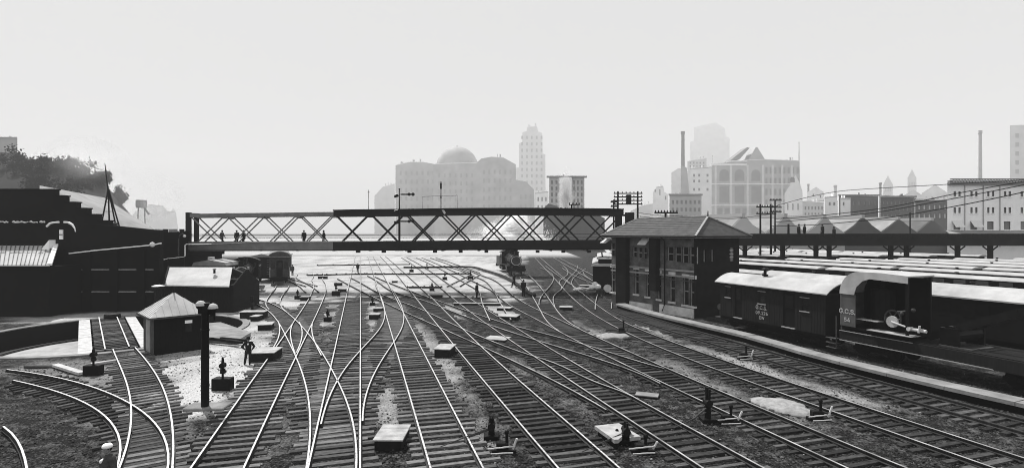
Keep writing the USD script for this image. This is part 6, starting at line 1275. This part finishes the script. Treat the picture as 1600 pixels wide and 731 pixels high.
building('dark brick block immediately left of the pale building', 200, [(1430, 366), (1430, 311), (1482, 312), (1482, 366)], 'far_brick', grid(1433, 1481, 317, 344, 6, 2, .42, .5), depth=14, wmat='far_stone_pale')
for k, (u0, u1, v, y, lab) in enumerate([(1380, 1395, 274, 900, 'faint tapering tower above the brick row, left of two'), (1418, 1432, 264, 950, 'faint pointed tower above the brick row, right of two'), (1404, 1450, 296, 600, 'faint hazy blocks behind the right hand brick row'), (1440, 1482, 288, 640, 'hazy block just left of the pale building roof')]):
    building(lab, y, [(u0, 366), (u0, v + 14), (u0 + (u1 - u0) * .3, v + 6), ((u0 + u1) / 2, v), (u1 - (u1 - u0) * .3, v + 6), (u1, v + 14), (u1, 366)], 'far_stone_pale', grid(u0 + 2, u1 - 2, v + 18, 330, 4, 4, .35, .5), depth=14)
# the pale three storey building at the right
def pale_x(t_, y):
    for v, h, o in ((282, 9, .55), (279.5, 2, .8)):
        a, b = pt(1485, v, y), pt(1760, v, y); obj('cornice', box(a[0] - .6, b[0], y - o, y - .004 - (o > .6) * .6, a[2] - h * y / FPX * .8, a[2]), 'far_dark', t_)
    a = pt(1485, 280, y)
    obj('dentil', cat([box(a[0] + k * .62, a[0] + k * .62 + .3, y - .75, y - .56, a[2] - .75, a[2] - .1) for k in range(50)]), 'far_stone', t_)
    for u, v0, v1 in ((1487, 344, 355), (1516, 344, 355)):
        p, q = pt(u, v0, y), pt(u + 14, v1, y); obj('awning', trimesh.convex.convex_hull(np.array([(p[0], y, p[2]), (q[0], y, p[2]), (p[0] - .1, y - 1.3, q[2]), (q[0] + .1, y - 1.3, q[2]), (p[0], y, p[2] - .1), (q[0], y, p[2] - .1)])), 'cloth_white', t_)
    for u in (1507, 1536, 1562): p = pt(u, 290, y); obj('drainpipe', box(p[0] - .07, p[0] + .07, y - .16, y - .005, 4, p[2]), 'far_stone', t_)
    p, q = pt(1470, 362, y), pt(1760, 362, y); obj('awning_roof', trimesh.convex.convex_hull(np.array([(p[0], y - 3, p[2] - .8), (q[0], y - 3, p[2] - .8), (p[0] + 1, y - .01, p[2] + .3), (q[0], y - .01, p[2] + .3), (p[0], y - 3, p[2] - 1), (q[0], y - 3, p[2] - 1)])), 'roof_light_grey', t_)
pw = []
for k in range(8):
    u = 1490 + 26.2 * k
    pw += [(u, u + 3.6, 299, 307), (u + 7.5, u + 11, 299, 307), (u, u + 3.6, 324, 333), (u + 7.5, u + 11, 324, 333)]
    pw += [(u, u + 10, 346, 359)]
building('pale three storey building with paired windows and a dark cornice at the right', 118, [(1480, 366), (1480, 282), (1770, 282), (1770, 366)], 'plaster_white', pw, depth=20, extra=pale_x, recess=.25)
building('tall dark edged block leaning in at the far right edge', 520, [(1578, 366), (1578, 196), (1760, 190), (1760, 366)], 'far_stone_pale', grid(1582, 1760, 205, 275, 12, 5, .4, .5), depth=20, wmat='far_mid')
building('tall faint building edge at the far left of the picture', 260, [(-60, 366), (-60, 213), (27, 214), (27, 366)], 'far_stone', depth=14)
building('faint low works roofs on the left skyline beyond the derrick', 900, [(190, 366), (200, 345), (212, 330), (232, 320), (255, 322), (262, 330), (275, 332), (280, 366)], 'far_white', depth=14)
t_ = thing('water_tank', 'faint tank on the left skyline beyond the derrick', 'tank', pt(221, 345, 250)); obj('tank', cyl((0, 0, 6), (0, 0, 9.5), 2.2, n=14), 'far_stone', t_); obj('leg', cat([cyl((x_, 0, -4), (x_ * .8, 0, 6), .25) for x_ in (-1.8, 1.8)]), 'far_stone', t_); obj('spout', bar((1, 0, 6.5), (3.5, 0, 3), .6, .6), 'far_stone', t_)

# ---------------------------------------------------------------- steam and smoke, then the haze over everything
def plume(name, lab, c, r, dens, scale, seed, aniso=.2, sharp=(.45, .6)):
    m = trimesh.creation.icosphere(3, 1.0); m.vertices *= r; m.apply_translation(c)
    LOOK[name + str(seed)] = usdkit.material(stage, f'/World/Looks/vapour_{seed}', {
        'geo': ('geometry', {}), 'no': ('noise_texture', {'scale': scale, 'detail': 5, 'roughness': .62, 'distortion': .6}), 'mp': ('mapping', {'mapping_type': 'texture', 'location': tuple(map(float, c)), 'scale': tuple(map(float, r))}),
        'gr': ('gradient_texture', {'gradient_type': 'spherical'}), 'g2': ('math', {'math_type': 'multiply_add', 'value2': .75, 'value3': -.42}), 'ad': ('math', {'math_type': 'add'}),
        'mr': ('map_range', {'from_min': sharp[0], 'from_max': sharp[1] + .2, 'to_min': 0.0, 'to_max': dens, 'clamp': True}),
        'v': ('principled_volume', {'color': (.99,) * 3, 'anisotropy': aniso})},
        [('geo.position', 'no.vector'), ('geo.position', 'mp.vector'), ('mp.vector', 'gr.vector'), ('gr.fac', 'g2.value1'), ('no.fac', 'ad.value1'), ('g2.value', 'ad.value2'),
         ('ad.value', 'mr.value'), ('mr.result', 'v.density')], volume='v.volume')
    obj(name, m, name + str(seed), label=lab, cat='steam', kind='stuff')
LOOK['steam'] = usdkit.material(stage, '/World/Looks/steam', {'d': ('diffuse_bsdf', {'color': (.97,) * 3}), 't': ('translucent_bsdf', {'color': (.97,) * 3}), 'm': ('mix_closure', {'fac': .5})},
    [('d.BSDF', 'm.closure1'), ('t.BSDF', 'm.closure2')], surface='m.closure')
def vapour(name, lab, path, n, size, seed):
    """steam as a drift of tiny droplets, thick in the middle and thinning out: path = (point, spread)"""
    rn = np.random.default_rng(seed); f_ = rn.random(n) * (len(path) - 1); k = np.minimum(f_.astype(int), len(path) - 2); f_ = (f_ - k)[:, None]
    P = np.array([p for p, _ in path]); S = np.array([s_ for _, s_ in path], float)
    c = P[k] * (1 - f_) + P[k + 1] * f_; sp = S[k] * (1 - f_) + S[k + 1] * f_
    c = c + np.clip(rn.normal(0, .5, (n, 3)), -1.3, 1.3) * sp
    w = np.stack([meshkit.fbm(c * .55 + 31 * q, 3, seed + q) - .5 for q in range(3)], 1); c = c + w * sp * 1.5          # torn by the wind
    a = rn.normal(0, 1, (n, 3)); a /= np.linalg.norm(a, axis=1, keepdims=True); b_ = np.cross(a, rn.normal(0, 1, (n, 3))); b_ /= np.linalg.norm(b_, axis=1, keepdims=True)
    r = rn.uniform(.5, 1.2, (n, 1)) * size; v = np.stack([c - a * r, c + a * r * .6 - b_ * r, c + a * r * .6 + b_ * r], 1).reshape(-1, 3)
    obj(name, trimesh.Trimesh(v, np.arange(3 * n).reshape(-1, 3), process=False), 'steam', label=lab, cat='steam', kind='stuff')
vapour('steam_plume', 'white steam rising from the locomotive behind the lattice bridge', [(pt(800, 377, 88), (4.2, 1.8, .9)), (pt(801, 369, 89), (4.6, 2.0, 1.5)), (pt(803, 358, 90), (3.2, 1.8, 1.6)), (pt(806, 345, 91), (1.5, 1.2, 1.2))], 60000, .07, 3)
plume('steam_plume', 'column of white steam in front of the narrow two bay facade', pt(884, 304, 170), (3.6, 3, 9.0), .7, .35, 5, .5, sharp=(.3, .52))
plume('smoke_cloud', 'drifting pale smoke over the trees of the left hillside', pt(128, 256, 175), (15, 9, 9), .034, .09, 7, .5, sharp=(.35, .6))
plume('smoke_cloud', 'pale smoke settling between the hillside and the derrick', pt(205, 305, 150), (14, 10, 8), .012, .06, 9, .5, sharp=(.35, .6))
usdkit.material(stage, '/World/Looks/haze_air', {'v': ('principled_volume', {'color': (.97,) * 3, 'density': .00038, 'anisotropy': .0})}, [], volume='v.volume')
hz_ = usdkit.mesh(stage, '/World/haze', box(-3000, 3800, -60, 3000, -4, 400), '/World/Looks/haze_air'); tag(hz_, 'pale smoky haze over the yard and town', 'haze', kind='stuff')
